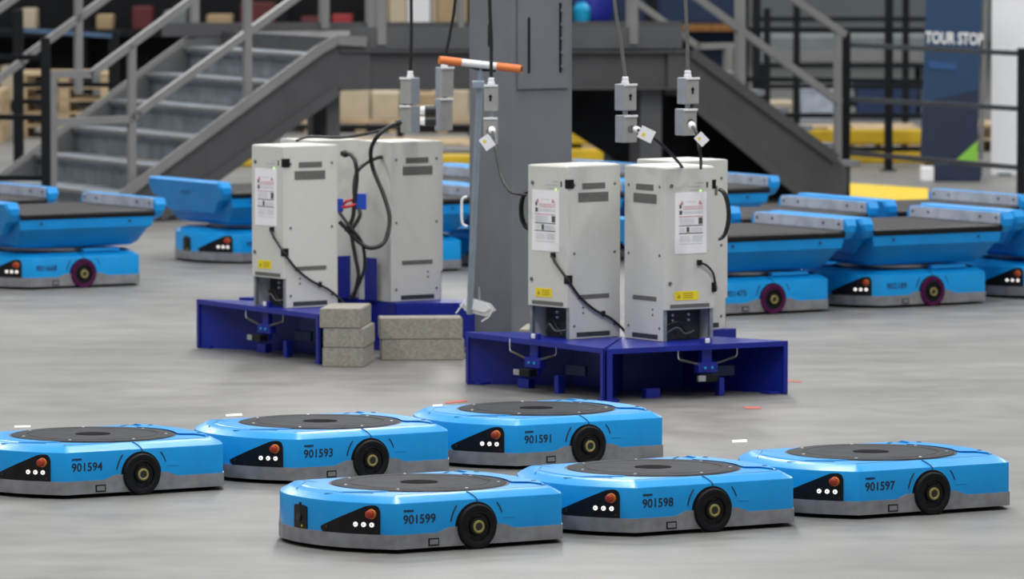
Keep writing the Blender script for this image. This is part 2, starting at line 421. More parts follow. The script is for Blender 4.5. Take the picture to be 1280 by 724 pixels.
    def on_nose(name, prof, s, z, m, off, par=cp, seg=20):
        p, n = perim(s, off); bm = B(); lathe(bm, prof, seg)
        R = Vector((0, 0, 1)).rotation_difference(Vector((n.x, n.y, 0))).to_matrix().to_4x4()
        bmesh.ops.transform(bm, matrix=Matrix.Translation((p.x, p.y, z)) @ R, verts=bm.verts)
        return obj(name, bm, m, par, smooth=40)
    e = on_nose('emergency_stop', [(.011, 0), (.011, .008), (.015, .010), (.015, .018), (.012, .021), (.005, .023)], .098, .142, RED, .003)
    on_nose('collar', [(.0185, 0), (.0185, .006), (.016, .009)], .094, .142, ORANGE_C, .003, e)
    for s in (.093, .125, .157): 
        b_ = on_nose('button', [(.0085, 0), (.0085, .004), (.0065, .0055)], s, .103, LIT, .003)
        on_nose('button_mark', [(.0028, 0), (.0028, .0008)], s, .103, BLACK, .0086, b_, 8)
    on_nose('key_switch', [(.006, 0), (.006, .004)], .285, .088, HUBD, .003)
    on_nose('screw', [(.0035, 0), (.0035, .002)], .078, .080, HUBD, .003)
    # scanner window on the nose centre
    S = CUM[len(near_nose)-1]
    w0 = .046
    sc = obj('scanner_window', strip(S-w0, S+w0, 10, lambda s: .067, lambda s: .154 - (abs(s-S)/w0)**6*.006, .003, .008), BLACK, root, smooth=30)
    obj('scanner_tab', strip(S-.006, S+.006, 2, lambda s: .153, lambda s: .163, .0035, .008), BLACK, sc)
    on_nose('scanner_lens', [(.014, 0), (.014, .004), (.009, .006)], S+.004, .108, HUBD, .003, sc)
    on_nose('green_sticker', [(.004, 0), (.004, .001)], S-.014, .078, YEL, .0035, sc, 8)
    # far corner of the nose: the skirt climbs in a small metal tab
    obj('corner_plate', strip(S+.19, S+.29, 8, lambda s: .066, lambda s: .072 + (s-S-.19)*.35, .002, .005), SKIRT, root, smooth=30)
    return root

def number(root, s, m=INK):
    nt_ = text('number', s, .046, m, root, TM(-.309, -.4008, .107), sx=1.0, bold=.0005)
    text('small_logo', 'amazon', .016, m, root, TM(-.306, -.4008, .150), sx=.85, bold=.0004)
    return nt_

def centre_from_contact(px, py):
    c = G(px, py); return Vector((c.x - .41*math.sin(YAW), c.y + .41*math.cos(YAW), 0))
front = [
 ('901599', 597.0, 686.5, 'low blue wheeled robot numbered 901599, the nearest one, in front of robot 901598'),
 ('901598', 891.6, 665.5, 'low blue wheeled robot numbered 901598, between robots 901599 and 901597'),
 ('901597', 1166.0, 643.8, 'low blue wheeled robot numbered 901597, furthest right of the front robots'),
 ('901594', 178.0, 619.0, 'low blue wheeled robot numbered 901594, cut off by the left edge'),
 ('901593', 464.3, 601.0, 'low blue wheeled robot numbered 901593, between robots 901594 and 901591'),
 ('901591', 736.4, 582.5, 'low blue wheeled robot numbered 901591, furthest back of the front robots, before the blue docks')]
proto = None
for num, px, py, lab in front:
    c = centre_from_contact(px, py)
    if proto is None:
        proto = thing('drive_robot', lab, 'robot', c, YAW, 'low drive robots in the foreground')
        build_drive(proto, TYRE); r = proto
    else:
        r = copy_tree(proto, skip=('number', 'small_logo')); r.location = c; r['label'] = lab
    number(r, num)

# ------------------------------------------------------------------ robots with a conveyor on top
def build_conveyor(root):
    build_drive(root, PURPLE, light=True)
    obj('turntable_collar', lathe(B(), [(.30, .2100), (.30, .226), (.27, .232), (.27, .245)], 48), STEEL, root, smooth=30)
    def rr(hx, hy, z, c=.0): return [(-hx+c, -hy, z), (hx-c, -hy, z), (hx, -hy+c, z), (hx, hy-c, z), (hx-c, hy, z), (-hx+c, hy, z), (-hx, hy-c, z), (-hx, -hy+c, z)]
    hull = obj('hull', loft(B(), [rr(.375, .345, .238, .05), rr(.395, .375, .258, .04), rr(.418, .43, .335, .02), rr(.43, .448, .352, .004), rr(.445, .452, .425, .002)]), BLUE2, root, smooth=25)
    for x in (-.30, .28): obj('hull_bolt', lathe(B(), [(.008, 0), (.008, .004)], 8, 'Y', (x, -.456, .385)), DUSKB, hull)
    obj('belt', bx(-.437, .443, -.440, .440, .405, .4475, .004), BELT, root)
    for s in (-1, 1): obj('belt_roller', lathe(B(), [(.022, -.436), (.022, .442)], 20, 'X', (0, s*.440, .4255)), BLACK, root, smooth=40)
    prof = [(-.440, .510), (-.466, .475), (-.466, .440), (-.440, .400), (-.385, .385), (-.290, .305), (.290, .305), (.385, .385), (.440, .400), (.466, .440), (.466, .475), (.440, .510)]
    for s in (-1, 1):
        xo = .520; xi = .448
        bm = B(); rings = []
        def X(z, o): return (xo - max(0, .50-z)*.32 if o else xi)
        outer = [(s*(X(z, 1)), y, z) for y, z in prof]
        mid = [(s*(X(z, 1) + .012), y*.97, .405 + (z-.405)*.93) for y, z in prof]
        inner = [(s*xi, y, z) for y, z in prof]
        loft(bm, [inner, outer, mid]); g = obj('side_guard', bm, BLUE2, root, smooth=25)
        bm = B(); prism3(bm, [(s*(xi+.001), y, z) for y, z in ((-.432, .449), (.432, .449), (.432, .503), (.420, .509), (-.420, .509), (-.432, .503))], (-s*.008, 0, 0))
        li = obj('steel_liner', bm, LINER, g)
        for yy in (-.40, -.25, .25, .40):
            obj('bolt', lathe(B(), [(.007, min(s*(xi-.0075), s*(xi-.012))), (.007, max(s*(xi-.0075), s*(xi-.012)))], 10, 'X', (0, yy, .482)), HUBD, li)
        # rounded tab of the steel on the base
    obj('hinge_tab', bx(.02, .26, -.37, -.33, .204, .226, .006), BLUE2, root)
    for s in (1,):
        text('small_logo', 'pegasus', .038, INKB, root, Matrix.Translation((-.5345, .02, .425)) @ Matrix.Rotation(-PI/2, 4, 'Z') @ Matrix.Rotation(PI/2 - .0, 4, 'X'), sx=1.0)
    return root
back = [
 ('901668', 105, 360, 'blue robot carrying a black conveyor belt at the left edge, numbered on its side'),
 ('901472', -27, 343, 'blue conveyor robot cut off at the left edge, only its rear guard showing'),
 ('901655', 363, 328, 'blue conveyor robot behind the left grey cabinets, its broad nose guard towards us'),
 ('901475', 967, 393, 'blue conveyor robot just right of the right-hand grey cabinet, nearest of the back rows'),
 ('902189', 1166, 383, 'blue conveyor robot with purple wheel, last whole one before the right edge'),
 ('902146', 1353, 371, 'blue conveyor robot cut off by the right edge, only its nose and lights showing'),
 ('902033', 1000, 366, 'blue conveyor robot in the second row, behind the one nearest the right cabinet'),
 ('902071', 1192, 355, 'blue conveyor robot in the second row at right, its steel guard before the yellow line'),
 ('902118', 883, 325, 'blue conveyor robot in the third row, partly behind the right-hand cabinet'),
 ('902090', 512, 341.5, 'blue conveyor robot seen in the gap between left cabinets and grey column'),
 ('902098', 541, 314.5, 'blue conveyor robot directly behind the one in the gap left of the column'),
 ('902052', 699, 333, 'blue conveyor robot mostly hidden behind column and middle cabinet'),
 ('902057', 727, 307, 'blue conveyor robot whose guard shows just above the middle cabinet')]
cproto = None
for num, px, py, lab in back:
    c = centre_from_contact(px, py)
    if cproto is None:
        cproto = thing('conveyor_robot', lab, 'robot', c, YAW, 'conveyor robots in the rows behind'); build_conveyor(cproto); r = cproto
    else:
        r = copy_tree(cproto, skip=('number',)); r.location = c; r['label'] = lab
    text('number', num, .046, INKB, r, TM(-.309, -.4008, .107), sx=1.0, bold=.0010)

# ------------------------------------------------------------------ charging docks with cabinets
CW, CD, Z0, CH = .285, .318, .25, .81
def build_cabinet(root, side, details=True, paper=True):
    """origin: front centre of the cabinet; front faces -y. side=+1: cable side is +x"""
    w = CW/2; zb = Z0 + .002; zt = zb + CH
    zc = Z0 + .148                                     # bottom edge of the front cover
    t = .004
    bm = B()
    box(bm, -w, w, t, CD, zc, zt, .003)                # closed upper body
    # lower frame: two side sheets and back, open in front
    box(bm, -w-.001, -w+t, .008, CD+.001, zb, zt-.004, .001); box(bm, w-t, w+.001, .008, CD+.001, zb, zt-.004, .001); box(bm, -w, w, CD-t, CD+.001, zb, zc+.001)
    body = obj('cabinet_body', bm, CAB, root)
    for s in (-1, 1):
        x = s*(w+.0014)
        for z0, z1, y0, y1 in ((.700, .728, .085, .225), (.640, .684, .060, .245), (.185, .206, .060, .250), (.008, .030, .050, .255)):
            bm = B(); box(bm, x-.0012, x+.0012, y0, y1, zb+z0, zb+z1)
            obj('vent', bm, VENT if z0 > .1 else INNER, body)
        for yy, zz in ((.035, .72), (.285, .72), (.035, .40), (.285, .40), (.035, .06), (.285, .06), (.09, .145), (.09, .120)):
            small = yy == .09
            bm = B(); lathe(bm, [(.0045 if small else .007, min(x-.002, x+.002)), (.0045 if small else .007, max(x-.002, x+.002))], 8, 'X', (0, yy, zb+zz))
            obj('screw', bm, BLACK if small else VENT, body)
    # front cover
    fc = obj('front_cover', bx(-w, w, -.006, .006, zc, zt-.004, .0025), CAB, root)
    obj('cover_vent', bx(-w+.03, w-.03, -.0075, -.005, zc+.008, zc+.026), VENT, fc)
    lb = obj('warning_label', bx(-w*.62, w*.22 if side > 0 else w*.35, -.0078, -.0055, zc+.044, zc+.086), YEL, fc)
    obj('warning_triangle', prism3(B(), [(-w*.52, -.0078, zc+.055), (-w*.36, -.0078, zc+.055), (-w*.44, -.0078, zc+.076)], (0, -.0005, 0)), YELD, lb)
    for k in range(3): obj('label_line', bx(-w*.28, w*.12, -.0084, -.0076, zc+.054+k*.010, zc+.058+k*.010), YELD, lb)
    obj('lock', lathe(B(), [(.009, -.012), (.009, -.005)], 12, 'Y', (-w*.80, 0, zc+.125)), VENT, fc)
    obj('lock', lathe(B(), [(.009, -.012), (.009, -.005)], 12, 'Y', (-w*.75, 0, zt-.085)), VENT, fc)
    obj('led', lathe(B(), [(.0045, -.009), (.0045, -.005)], 10, 'Y', (w*.42, 0, zt-.112)), GLED, fc)
    for k, (a, b_) in enumerate(((.25, .55), (-.1, .50), (.0, .35))):
        obj('panel_text', bx(w*a, w*b_, -.0072, -.0055, zt-.075-k*.017, zt-.0725-k*.017), PRINT, fc)
    obj('key_slot', bx(w*.66, w*.72, -.0075, -.005, zt-.098, zt-.072), BLACK, fc)
    obj('switch', bx(w-.016, w+.006, -.009, .030, zt-.105, zt-.062, .002), BLACK, fc)
    pl = w*(-.78 if side > 0 else -.60); pr = w*.58 if side > 0 else w*.66
    if paper:
        z1 = zt-.118; z0 = z1-.285
        pn = obj('printed_notice', bx(pl, pr, -.0082, -.0058, z0, z1), PAPER, fc)
        pw = pr-pl; y0, y1 = -.0090, -.0080
        def pb(a, b_, c, d, m, nm): obj(nm, bx(pl+pw*a, pl+pw*b_, y0, y1, z0+.285*c, z0+.285*d), m, pn)
        for a in (.13, .74):
            obj('warning_triangle', prism3(B(), [(pl+pw*a, y1, z0+.285*.80), (pl+pw*(a+.13), y1, z0+.285*.80), (pl+pw*(a+.065 + (.03 if a < .5 else -.03)), y1, z0+.285*.87)], (0, -.001, 0)), PINK, pn)
        pb(.33, .66, .845, .852, PRINT, 'printed_line')
        pb(.13, .20, .74, .80, PRINTD, 'pictogram'); pb(.13, .22, .64, .71, PRINTD, 'pictogram')
        for k in range(3): pb(.25, .88, .72+k*.025, .728+k*.025, PINK, 'printed_line')
        for k in range(2): pb(.25, .88, .655+k*.025, .662+k*.025, PRINT, 'printed_line')
        pb(.12, .88, .600, .612, PINK, 'printed_bar'); pb(.12, .88, .452, .466, PRINTD, 'printed_bar'); pb(.12, .88, .325, .340, PRINTD, 'printed_bar')
        pb(.74, .87, .480, .585, PRINTD, 'pictogram'); pb(.36, .45, .350, .435, PRINTD, 'pictogram')
        for k in range(4): pb(.14, .60, .49+k*.025, .496+k*.025, PRINT, 'printed_line')
        for k in range(3): pb(.14, .30, .365+k*.022, .371+k*.022, PRINT, 'printed_line'); pb(.50, .86, .365+k*.022, .371+k*.022, PRINT, 'printed_line')
        for k in range(4): pb(.14, .48, .20+k*.026, .206+k*.026, PRINT, 'printed_line'); pb(.54, .86, .20+k*.026, .206+k*.026, PRINT, 'printed_line')
        pb(.14, .86, .155, .161, PRINT, 'printed_line')
    # inner dark electronics seen through the low opening
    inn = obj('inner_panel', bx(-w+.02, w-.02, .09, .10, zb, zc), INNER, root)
    for x in (-w*.25, w*.40):
        for z in (.060, .085): obj('stud', lathe(B(), [(.006, .080), (.006, .091)], 8, 'Y', (x, 0, zb+z+.03)), WHITE, inn)
    for x in (-w+.010, w-.010): obj('frame_rail', bx(x-.009, x+.009, .004, .022, zb, zc), GALV, root)
    obj('inner_cable', cable([(-w*.6, .06, zb+.07), (-w*.2, .05, zb+.085), (0, .045, zb+.055), (w*.25, .05, zb+.015)], .005), CABLE, root)
    obj('inner_cable', cable([(-w*.7, .07, zb+.02), (-w*.3, .04, zb+.06), (w*.05, .04, zb+.03), (w*.5, .06, zb+.04)], .004), VENT, root)
    return body

def build_dock(root, mL, mR, bR, bL, zt=Z0):
    """mouth corners and back corners in local xy (front towards -y)"""
    mL, mR, bR, bL = [Vector((*p, 0)) for p in (mL, mR, bR, bL)]
    th = .008
    bm = B(); prism(bm, [p[:2] for p in (mL, mR, bR, bL)], zt-th, zt); top = obj('top_plate', bm, DOCK, root)
    def wall(a, b, nm, z1=zt-th, z0=0, w=.008):
        bm = B(); bar(bm, (a.x, a.y, (z0+z1)/2), (b.x, b.y, (z0+z1)/2), w, z1-z0); return obj(nm, bm, DOCK, root)
    wall(mL, bL, 'side_wall'); wall(mR, bR, 'side_wall'); wall(bL + (bR-bL)*.01, bR - (bR-bL)*.01, 'back_wall', z0=0)
    # flanges along the mouth
    d = (mR-mL).normalized()
    for p, s in ((mL, 1), (mR, -1)):
        bm = B(); q = p + d*s*.022; bar(bm, (p.x, p.y-.003, zt/2), (q.x, q.y-.003, zt/2), .007, zt-.01); obj('flange', bm, DOCK, root)
        bm = B(); f = p + d*s*.05; box(bm, f.x-.03, f.x+.03, f.y+.02, f.y+.10, 0, .012, .002); obj('foot', bm, DOCK, root)
    bm = B(); bar(bm, (mL.x, mL.y-.003, zt-.012), (mR.x, mR.y-.003, zt-.012), .006, .024); obj('lip', bm, DOCK, root)
    c = (mL+mR)/2; c = Vector((c.x*.35, (mL.y+mR.y)/2, 0))
    # charging arm, block, springs
    arm = obj('charging_arm', bx(c.x-.028, c.x+.028, c.y+.02, c.y+.045, .085, zt+.028, .003), DOCK, root)
    obj('arm_bolt', bx(c.x-.012, c.x+.012, c.y+.012, c.y+.022, zt+.004, zt+.026, .003), WHITE, arm)
    obj('arm_bracket', bx(c.x-.055, c.x+.055, c.y+.01, c.y+.05, .115, .165, .004), DOCK, arm)
    for x in (-.02, .02): obj('arm_bolt', lathe(B(), [(.006, c.y+.004), (.006, c.y+.012)], 8, 'Y', (c.x+x, 0, .14)), CYAN, arm)
    blk = obj('contact_block', bx(c.x-.065, c.x+.025, c.y-.03, c.y+.03, .078, .112, .003), BLACK, root)
    obj('contact_pad', bx(c.x-.085, c.x-.045, c.y-.034, c.y-.02, .082, .108, .002), STEEL, blk)
    for s in (-1, 1):
        a = Vector((c.x + s*.050, c.y+.015, .158)); b_ = Vector((c.x + s*.160, c.y+.015, .185))
        pts = []; n = 60
        dd, sv, uv = frame(a, b_)
        for k in range(n+1):
            t = k/n; ang = t*2*PI*13; pts.append(a + (b_-a)*t + (sv*math.cos(ang) + uv*math.sin(ang))*.0045)
        sp = obj('spring', tube(B(), pts, .0014, 5), SPRING, root)
        obj('spring_hook', tube(B(), [b_, b_ + Vector((s*.008, 0, .010)), (b_.x + s*.008, b_.y, zt-.006)], .0022, 6), WHITE, sp)
    obj('guide_plate', bx(c.x+.10, c.x+.24, c.y+.13, c.y+.15, .085, .135, .004), DUSKB, root)
    obj('leg', bx(c.x+.10, c.x+.13, c.y+.06, c.y+.10, 0, .085, .003), DOCK, root)
    obj('leg', bx(c.x-.26, c.x-.18, c.y+.14, c.y+.18, 0, .045, .003), DOCK, root)
    # upright bracket behind the cabinet
    obj('back_bracket', bx(-.05, .05, CD+.020, CD+.030, Z0, Z0+.22, .003), DOCK, root)

def place(pxc, pyc, ang, corner):
    """ground-plane transform of a dock from the pixel of a cabinet bottom corner (at z=Z0)
    ang: heading of the front, 0 = towards the camera, + = turned to the right"""
    p = G(pxc, pyc, Z0); R = Matrix.Rotation(ang, 3, 'Z')
    o = p - R @ Vector((corner*CW/2, 0, 0)); o.z = 0
    return o, ang
def local(o, ang, px, py, z):
    p = G(px, py, z) - o; v = Matrix.Rotation(-ang, 3, 'Z') @ Vector((p.x, p.y, 0)); return (v.x, v.y)

rad = math.radians
docks = {}
o, a = place(830, 428, rad(34), -1)
t = thing('charging_dock', 'charging dock with grey cabinet and notice facing right, nearest the conveyor robots', 'charging dock', o, a, 'charging docks around the column')
mL = local(o, a, 759.5, 436.5, Z0); mR = local(o, a, 984, 426, Z0)

build_dock(t, mL, mR, (.20, .325), (-.155, .325)); build_cabinet(t, -1); docks['C'] = t
o, a = place(710.4, 425, rad(-50), 1)
t = thing('charging_dock', 'charging dock with grey cabinet turned left, directly in front of the grey column', 'charging dock', o, a, 'charging docks around the column')
mL = local(o, a, 583.5, 415, Z0); mR = local(o, a, 755, 435.5, Z0)
build_dock(t, mL, mR, (.155, .325), (-.20, .325)); build_cabinet(t, 1); docks['B'] = t
o, a = place(356, 386, rad(-54), 1)
t = thing('charging_dock', 'charging dock with grey cabinet turned left, leftmost, beside the stacked concrete blocks', 'charging dock', o, a, 'charging docks around the column')
mL = local(o, a, 247, 374, Z0); mR = local(o, a, 399, 393, Z0)
build_dock(t, mL, mR, (.155, .325), (-.20, .325)); build_cabinet(t, 1); docks['A'] = t
# E: seen from behind, back corner at (488,377)
def place_back(px, py, ang, cx):
    p = G(px, py, Z0); R = Matrix.Rotation(ang, 3, 'Z'); o = p - R @ Vector((cx*CW/2, CD, 0)); o.z = 0; return o, ang
o, a = place_back(488.5, 378, rad(126), -1)
t = thing('charging_dock', 'charging dock seen from behind with looped black cables, right of the leftmost grey cabinet', 'charging dock', o, a, 'charging docks around the column')
build_dock(t, (-.46, -.06), (.36, -.06), (.155, .325), (-.20, .325)); build_cabinet(t, 1, paper=False); docks['E'] = t
# F: behind A
o, a = place_back(453, 372, rad(216), -1)
t = thing('charging_dock', 'charging dock facing away behind the leftmost grey cabinet, back plug visible', 'charging dock', o, a, 'charging docks around the column')
build_dock(t, (-.36, -.06), (.36, -.06), (.155, .325), (-.155, .325)); build_cabinet(t, 1, paper=False); docks['F'] = t
# D: behind C, facing back-right
a = rad(129); o = G(908, 411, Z0) - Matrix.Rotation(a, 3, 'Z') @ Vector((-CW/2, 0, 0)); o.z = 0
t = thing('charging_dock', 'charging dock hidden behind the right-hand cabinet, only its rim and right edge showing', 'charging dock', o, a, 'charging docks around the column')
build_dock(t, (-.16, -.04), (.30, -.04), (.155, .325), (-.155, .325)); build_cabinet(t, -1, paper=False); docks['D'] = t


# ------------------------------------------------------------------ concrete blocks
def block(label, pts4, z0, h, group='concrete blocks beside the docks'):
    c = sum((Vector(p) for p in pts4), Vector((0, 0, 0)))/4
    bm = B(); prism(bm, [(p[0]-c.x, p[1]-c.y) for p in pts4], 0, h)
    bmesh.ops.bevel(bm, geom=list(bm.edges), offset=.004, segments=2, affect='EDGES')
    o = obj('concrete_block', bm, BLOCK); o.location = (c.x, c.y, z0); return tag(o, label, 'block', group)
def rect_from(px0, px1, pyf, ang, wid, dep, z=0):
    p = G(px0, pyf, z); d = Vector((math.cos(ang), math.sin(ang), 0)); n = Vector((-math.sin(ang), math.cos(ang), 0))
    return [p, p + d*wid, p + d*wid + n*dep, p + n*dep]
BH = .0955
for k, (dx, lab) in enumerate(((0, 'grey concrete block, bottom of the stack of three'), (.004, 'grey concrete block, middle of the stack of three'), (-.014, 'grey concrete block, top of the stack of three'))):
    pts = rect_from(403, 455, 459, rad(-6), .205, .40)
    block(lab, [p + Vector((dx, 0, 0)) for p in pts], k*(BH+.0008), BH)
for k, (dx, lab) in enumerate(((.008, 'long concrete block lying under another, left of the column foot'), (0, 'long concrete block on top of the stack of two, left of the column foot'))):
    pts = rect_from(475, 581, 451, rad(4), .412, .20)
    block(lab, [p + Vector((dx, 0, 0)) for p in pts], k*(.105+.0008), .105)

for k, lab in enumerate(('concrete block on the floor behind the middle dock, under another', 'concrete block peeping over the top of the middle dock, left of its cabinet')):
    p = W(648, 460, 30.45); d = Vector((math.cos(rad(-6)), math.sin(rad(-6)), 0)); n = Vector((-d.y, d.x, 0)); p.z = 0
    block(lab, [p, p + d*.2, p + d*.2 + n*.4, p + n*.4], k*(.108+.0008), .108)
# ------------------------------------------------------------------ building column
YC = 31.55
cx = W(640, 400, YC).x
col = thing('building_column', 'massive square grey steel column rising behind the middle dock', 'column', (cx, YC, 0), rad(-54.5))
ca = .372
obj('shaft', bx(0, ca, 0, ca, 0, 3.4, .004), COLM, col)
obj('base_plate', bx(-.06, ca+.06, -.06, ca+.06, 0, .025, .003), COLM, col)
# local: x edge faces right-forward?, find right face: rotate so that corner (0,0) is nearest
spl = obj('splice_plate', bx(.03, ca-.03, -.012, 0, 1.34, 1.98, .002), COLM, col)
slot_shade = []
col.rotation_euler.z = rad(35.5)   # right face looks right-forward... refined below

# black strips laid on the plate, painting the shade of its slots
def sl(x0, x1, z0, z1): return obj('slot_shade', bx(x0, x1, -.0135, -.010, z0, z1), BLACK, spl)
sl(.088, .103, 1.42, 1.70)
sl(.282, .297, 1.42, 1.77)
for k in range(5): obj('bolt', lathe(B(), [(.010, -.020), (.010, -.012)], 8, 'Y', (.300, 0, 1.45+k*.07)), COLM, spl)
obj('cable_clamp', bx(-.004, .0, .17, .205, 1.55, 1.66, .002), BLACK, col)

# ------------------------------------------------------------------ sweeper leaning on the column
sw = thing('magnetic_sweeper', 'push sweeper with orange and white tee handle leaning on the grey column', 'sweeper', (0, 0, 0), 0)
YS = 31.05
top = W(601, 80, YS); bot = W(587, 392, 31.36)
obj('pole', tube(B(), [top, bot], .0165, 12), POLE, sw, smooth=60)
pts = [W(549, 75, YS-.05), W(576, 78, YS-.02), W(622, 83, YS-.02), W(652, 86.5, YS-.06)]
bm = B(); tube(bm, [pts[0], pts[1]], .0205, 14); obj('grip', bm, ORANGE, sw, smooth=60)
bm = B(); tube(bm, [pts[2], pts[3]], .0205, 14); g2 = obj('grip', bm, ORANGE, sw, smooth=60)
e_ = (pts[3]-pts[2]).normalized(); obj('grip_hole', tube(B(), [pts[3]-e_*.004, pts[3]+e_*.001], .013, 12), BLACK, g2)
obj('handle_tube', tube(B(), [pts[1], pts[2]], .0185, 14), WHITE, sw, smooth=60)
obj('handle_bracket', tube(B(), [W(583, 81, YS), W(600, 86.5, YS), W(620, 87.5, YS)], .010, 8), BLACK, sw)
obj('pole_clamp', bx(*[v for v in (W(590, 107, YS).x, W(606, 107, YS).x)], YS-.025, YS+.025, W(595, 110, YS).z, W(595, 101, YS).z, .003), POLE, sw)
D_ = [W(584, 246, YS), W(578, 249, YS), W(577, 262, YS), W(578, 279, YS), W(584, 283, YS)]
obj('release_handle', tube(B(), spline(D_, 5), .0065, 8), WHITE, sw, smooth=60)
# foot box with folded steel plates resting on the block
bm = B()
hc = W(597, 391, 31.40); hc.z = .262
M = Matrix.Translation(hc) @ Matrix.Rotation(rad(-8), 4, 'Z') @ Matrix.Rotation(rad(14), 4, 'Y')
hexp = [(-.085, -.01), (-.05, .028), (.055, .026), (.09, .0), (.06, -.034), (-.045, -.034)]
vs0 = len(bm.verts)
prism3(bm, [(x, -.05, z) for x, z in hexp], (0, .10, 0)); bmesh.ops.transform(bm, matrix=M, verts=bm.verts)
hd = obj('magnet_head', bm, mat('bright_zinc', (0.78, 0.78, 0.75), 0.3, 0.45, noise=0.25, nscale=25), sw)
bm = B(); prism3(bm, [(x*.8, -.062, z*.8+.012) for x, z in hexp], (0, .012, 0)); bmesh.ops.transform(bm, matrix=M, verts=bm.verts); obj('head_cover', bm, WHITE, sw)
bm = B(); tube(bm, [M @ Vector((-.06, -.055, .02)), M @ Vector((-.075, -.055, -.02)), M @ Vector((-.09, -.055, -.055))], .004, 6); obj('wire_foot', bm, WHITE, sw)
bm = B(); tube(bm, [M @ Vector((.085, -.055, .01)), M @ Vector((.075, -.055, -.03)), M @ Vector((.045, -.055, -.062))], .004, 6); obj('wire_foot', bm, WHITE, sw)
bm = B(); tube(bm, [M @ Vector((-.01, -.052, .10)), M @ Vector((.01, -.052, .03)), M @ Vector((.03, -.052, 0))], .006, 6); obj('head_bracket', bm, STEEL, sw)

# ------------------------------------------------------------------ hanging outlet boxes
YB = 29.3
def drop(label, cordtop, cordbot, up, lo, Y, turn, arrow=True, plug=None, rear=False):
    """up/lo: px boxes (x0,y0,x1,y1)"""
    base = W((up[0]+up[2])/2, lo[3], Y)
    t = thing('hanging_outlet', label, 'outlet box', base, turn, 'outlet boxes hanging on cords')
    s = Y / F
    R = Matrix.Rotation(-turn, 3, 'Z')
    def L(px, py, dy=0): return R @ (W(px, py, Y) + Vector((0, dy, 0)) - base)
    w = (up[2]-up[0])*s/(abs(math.cos(turn)) + abs(math.sin(turn)))
    for k, b in enumerate((up, lo)):
        zc = L(0, b[3]).z; zt_ = L(0, b[1]).z
        dx = L((b[0]+b[2])/2, b[3]).x - L((up[0]+up[2])/2, b[3]).x
        q = obj('box', bx(dx-w/2, dx+w/2, -w/2, w/2, zc, zt_, .004), BOX, t)
        fp = obj('cover_plate', bx(dx-w/2+.001, dx+w/2-.001, -w/2-.005, -w/2+.001, zc+.002, zt_-.002, .002), BOXF, q)
        obj('cover_lip', bx(dx-w/2, dx+w/2, -w/2-.012, -w/2, zt_-.008, zt_+.002, .001), WHITE, fp)
        if arrow and k == 0:
            zc2 = (zc+zt_)/2
            obj('arrow_mark', prism3(B(), [(dx-.006, -w/2-.0055, zc2-.014), (dx+.004, -w/2-.0055, zc2-.014), (dx+.004, -w/2-.0055, zc2+.004), (dx+.010, -w/2-.0055, zc2+.006), (dx-.001, -w/2-.0055, zc2+.020), (dx-.012, -w/2-.0055, zc2+.006), (dx-.006, -w/2-.0055, zc2+.004)], (0, -.001, 0)), BLACK, fp)
        elif arrow:
            obj('socket', lathe(B(), [(.018, -w/2-.008), (.018, -w/2-.004)], 18, 'Y', (dx, 0, (zc+zt_)/2)), VENT, fp)
    zt_ = L(0, up[1]).z; zl = L(0, lo[1]).z; zu = L(0, up[3]).z
    obj('nipple', lathe(B(), [(.012, min(zl, zu)-.004), (.012, max(zl, zu)+.004)], 12), STEEL, t)
    obj('cord_grip', lathe(B(), [(.018, zt_), (.018, zt_+.012), (.015, zt_+.014), (.015, zt_+.030), (.010, zt_+.034)], 14), WHITE, t)
    a = L(*cordbot); a.x = 0; a.y = 0; a.z = zt_+.03
    tpt = L(*cordtop); mid = a.lerp(tpt, .5) + Vector((.004, 0, 0))
    ext = tpt + (tpt - mid)*1.2 + Vector((0, 0, .25))
    obj('cord', tube(B(), spline([a, a.lerp(mid, .4), mid, tpt, ext], 5), .0085, 8), CABLE if rear else VENT, t, smooth=60)
    if rear: pass
    return t, base, turn, w
CORDG = VENT
drop('leftmost pair of grey outlet boxes, with a black lead plugged in its left side', (514, 0), (514, 90), (501, 97, 525, 130), (501, 132, 525, 166), 31.9, rad(-38), arrow=False, rear=True)
t2, b2, tn2, w2 = drop('pair of grey outlet boxes with two round plugs, under the orange handle tip', (569, 0), (560, 80), (544, 84, 567, 121), (543, 123, 565, 163), 32.3, rad(25), arrow=False, rear=True)
drop('pair of grey outlet boxes hanging in front of the grey column', (612, 0), (614, 98), (605, 106, 623, 139), (604.5, 147, 622.5, 181), 29.9, rad(-4), arrow=True, rear=True)
drop('pair of grey outlet boxes above the gap between the two right-hand cabinets', (768, 0), (777, 95), (768, 105, 795, 138), (769, 144, 796, 178), 29.2, rad(36))
drop('pair of grey outlet boxes hanging above the right-hand cabinet, rightmost pair', (857, 0), (860, 88), (846, 97, 873, 130), (842, 136, 869, 169), 29.2, rad(34))

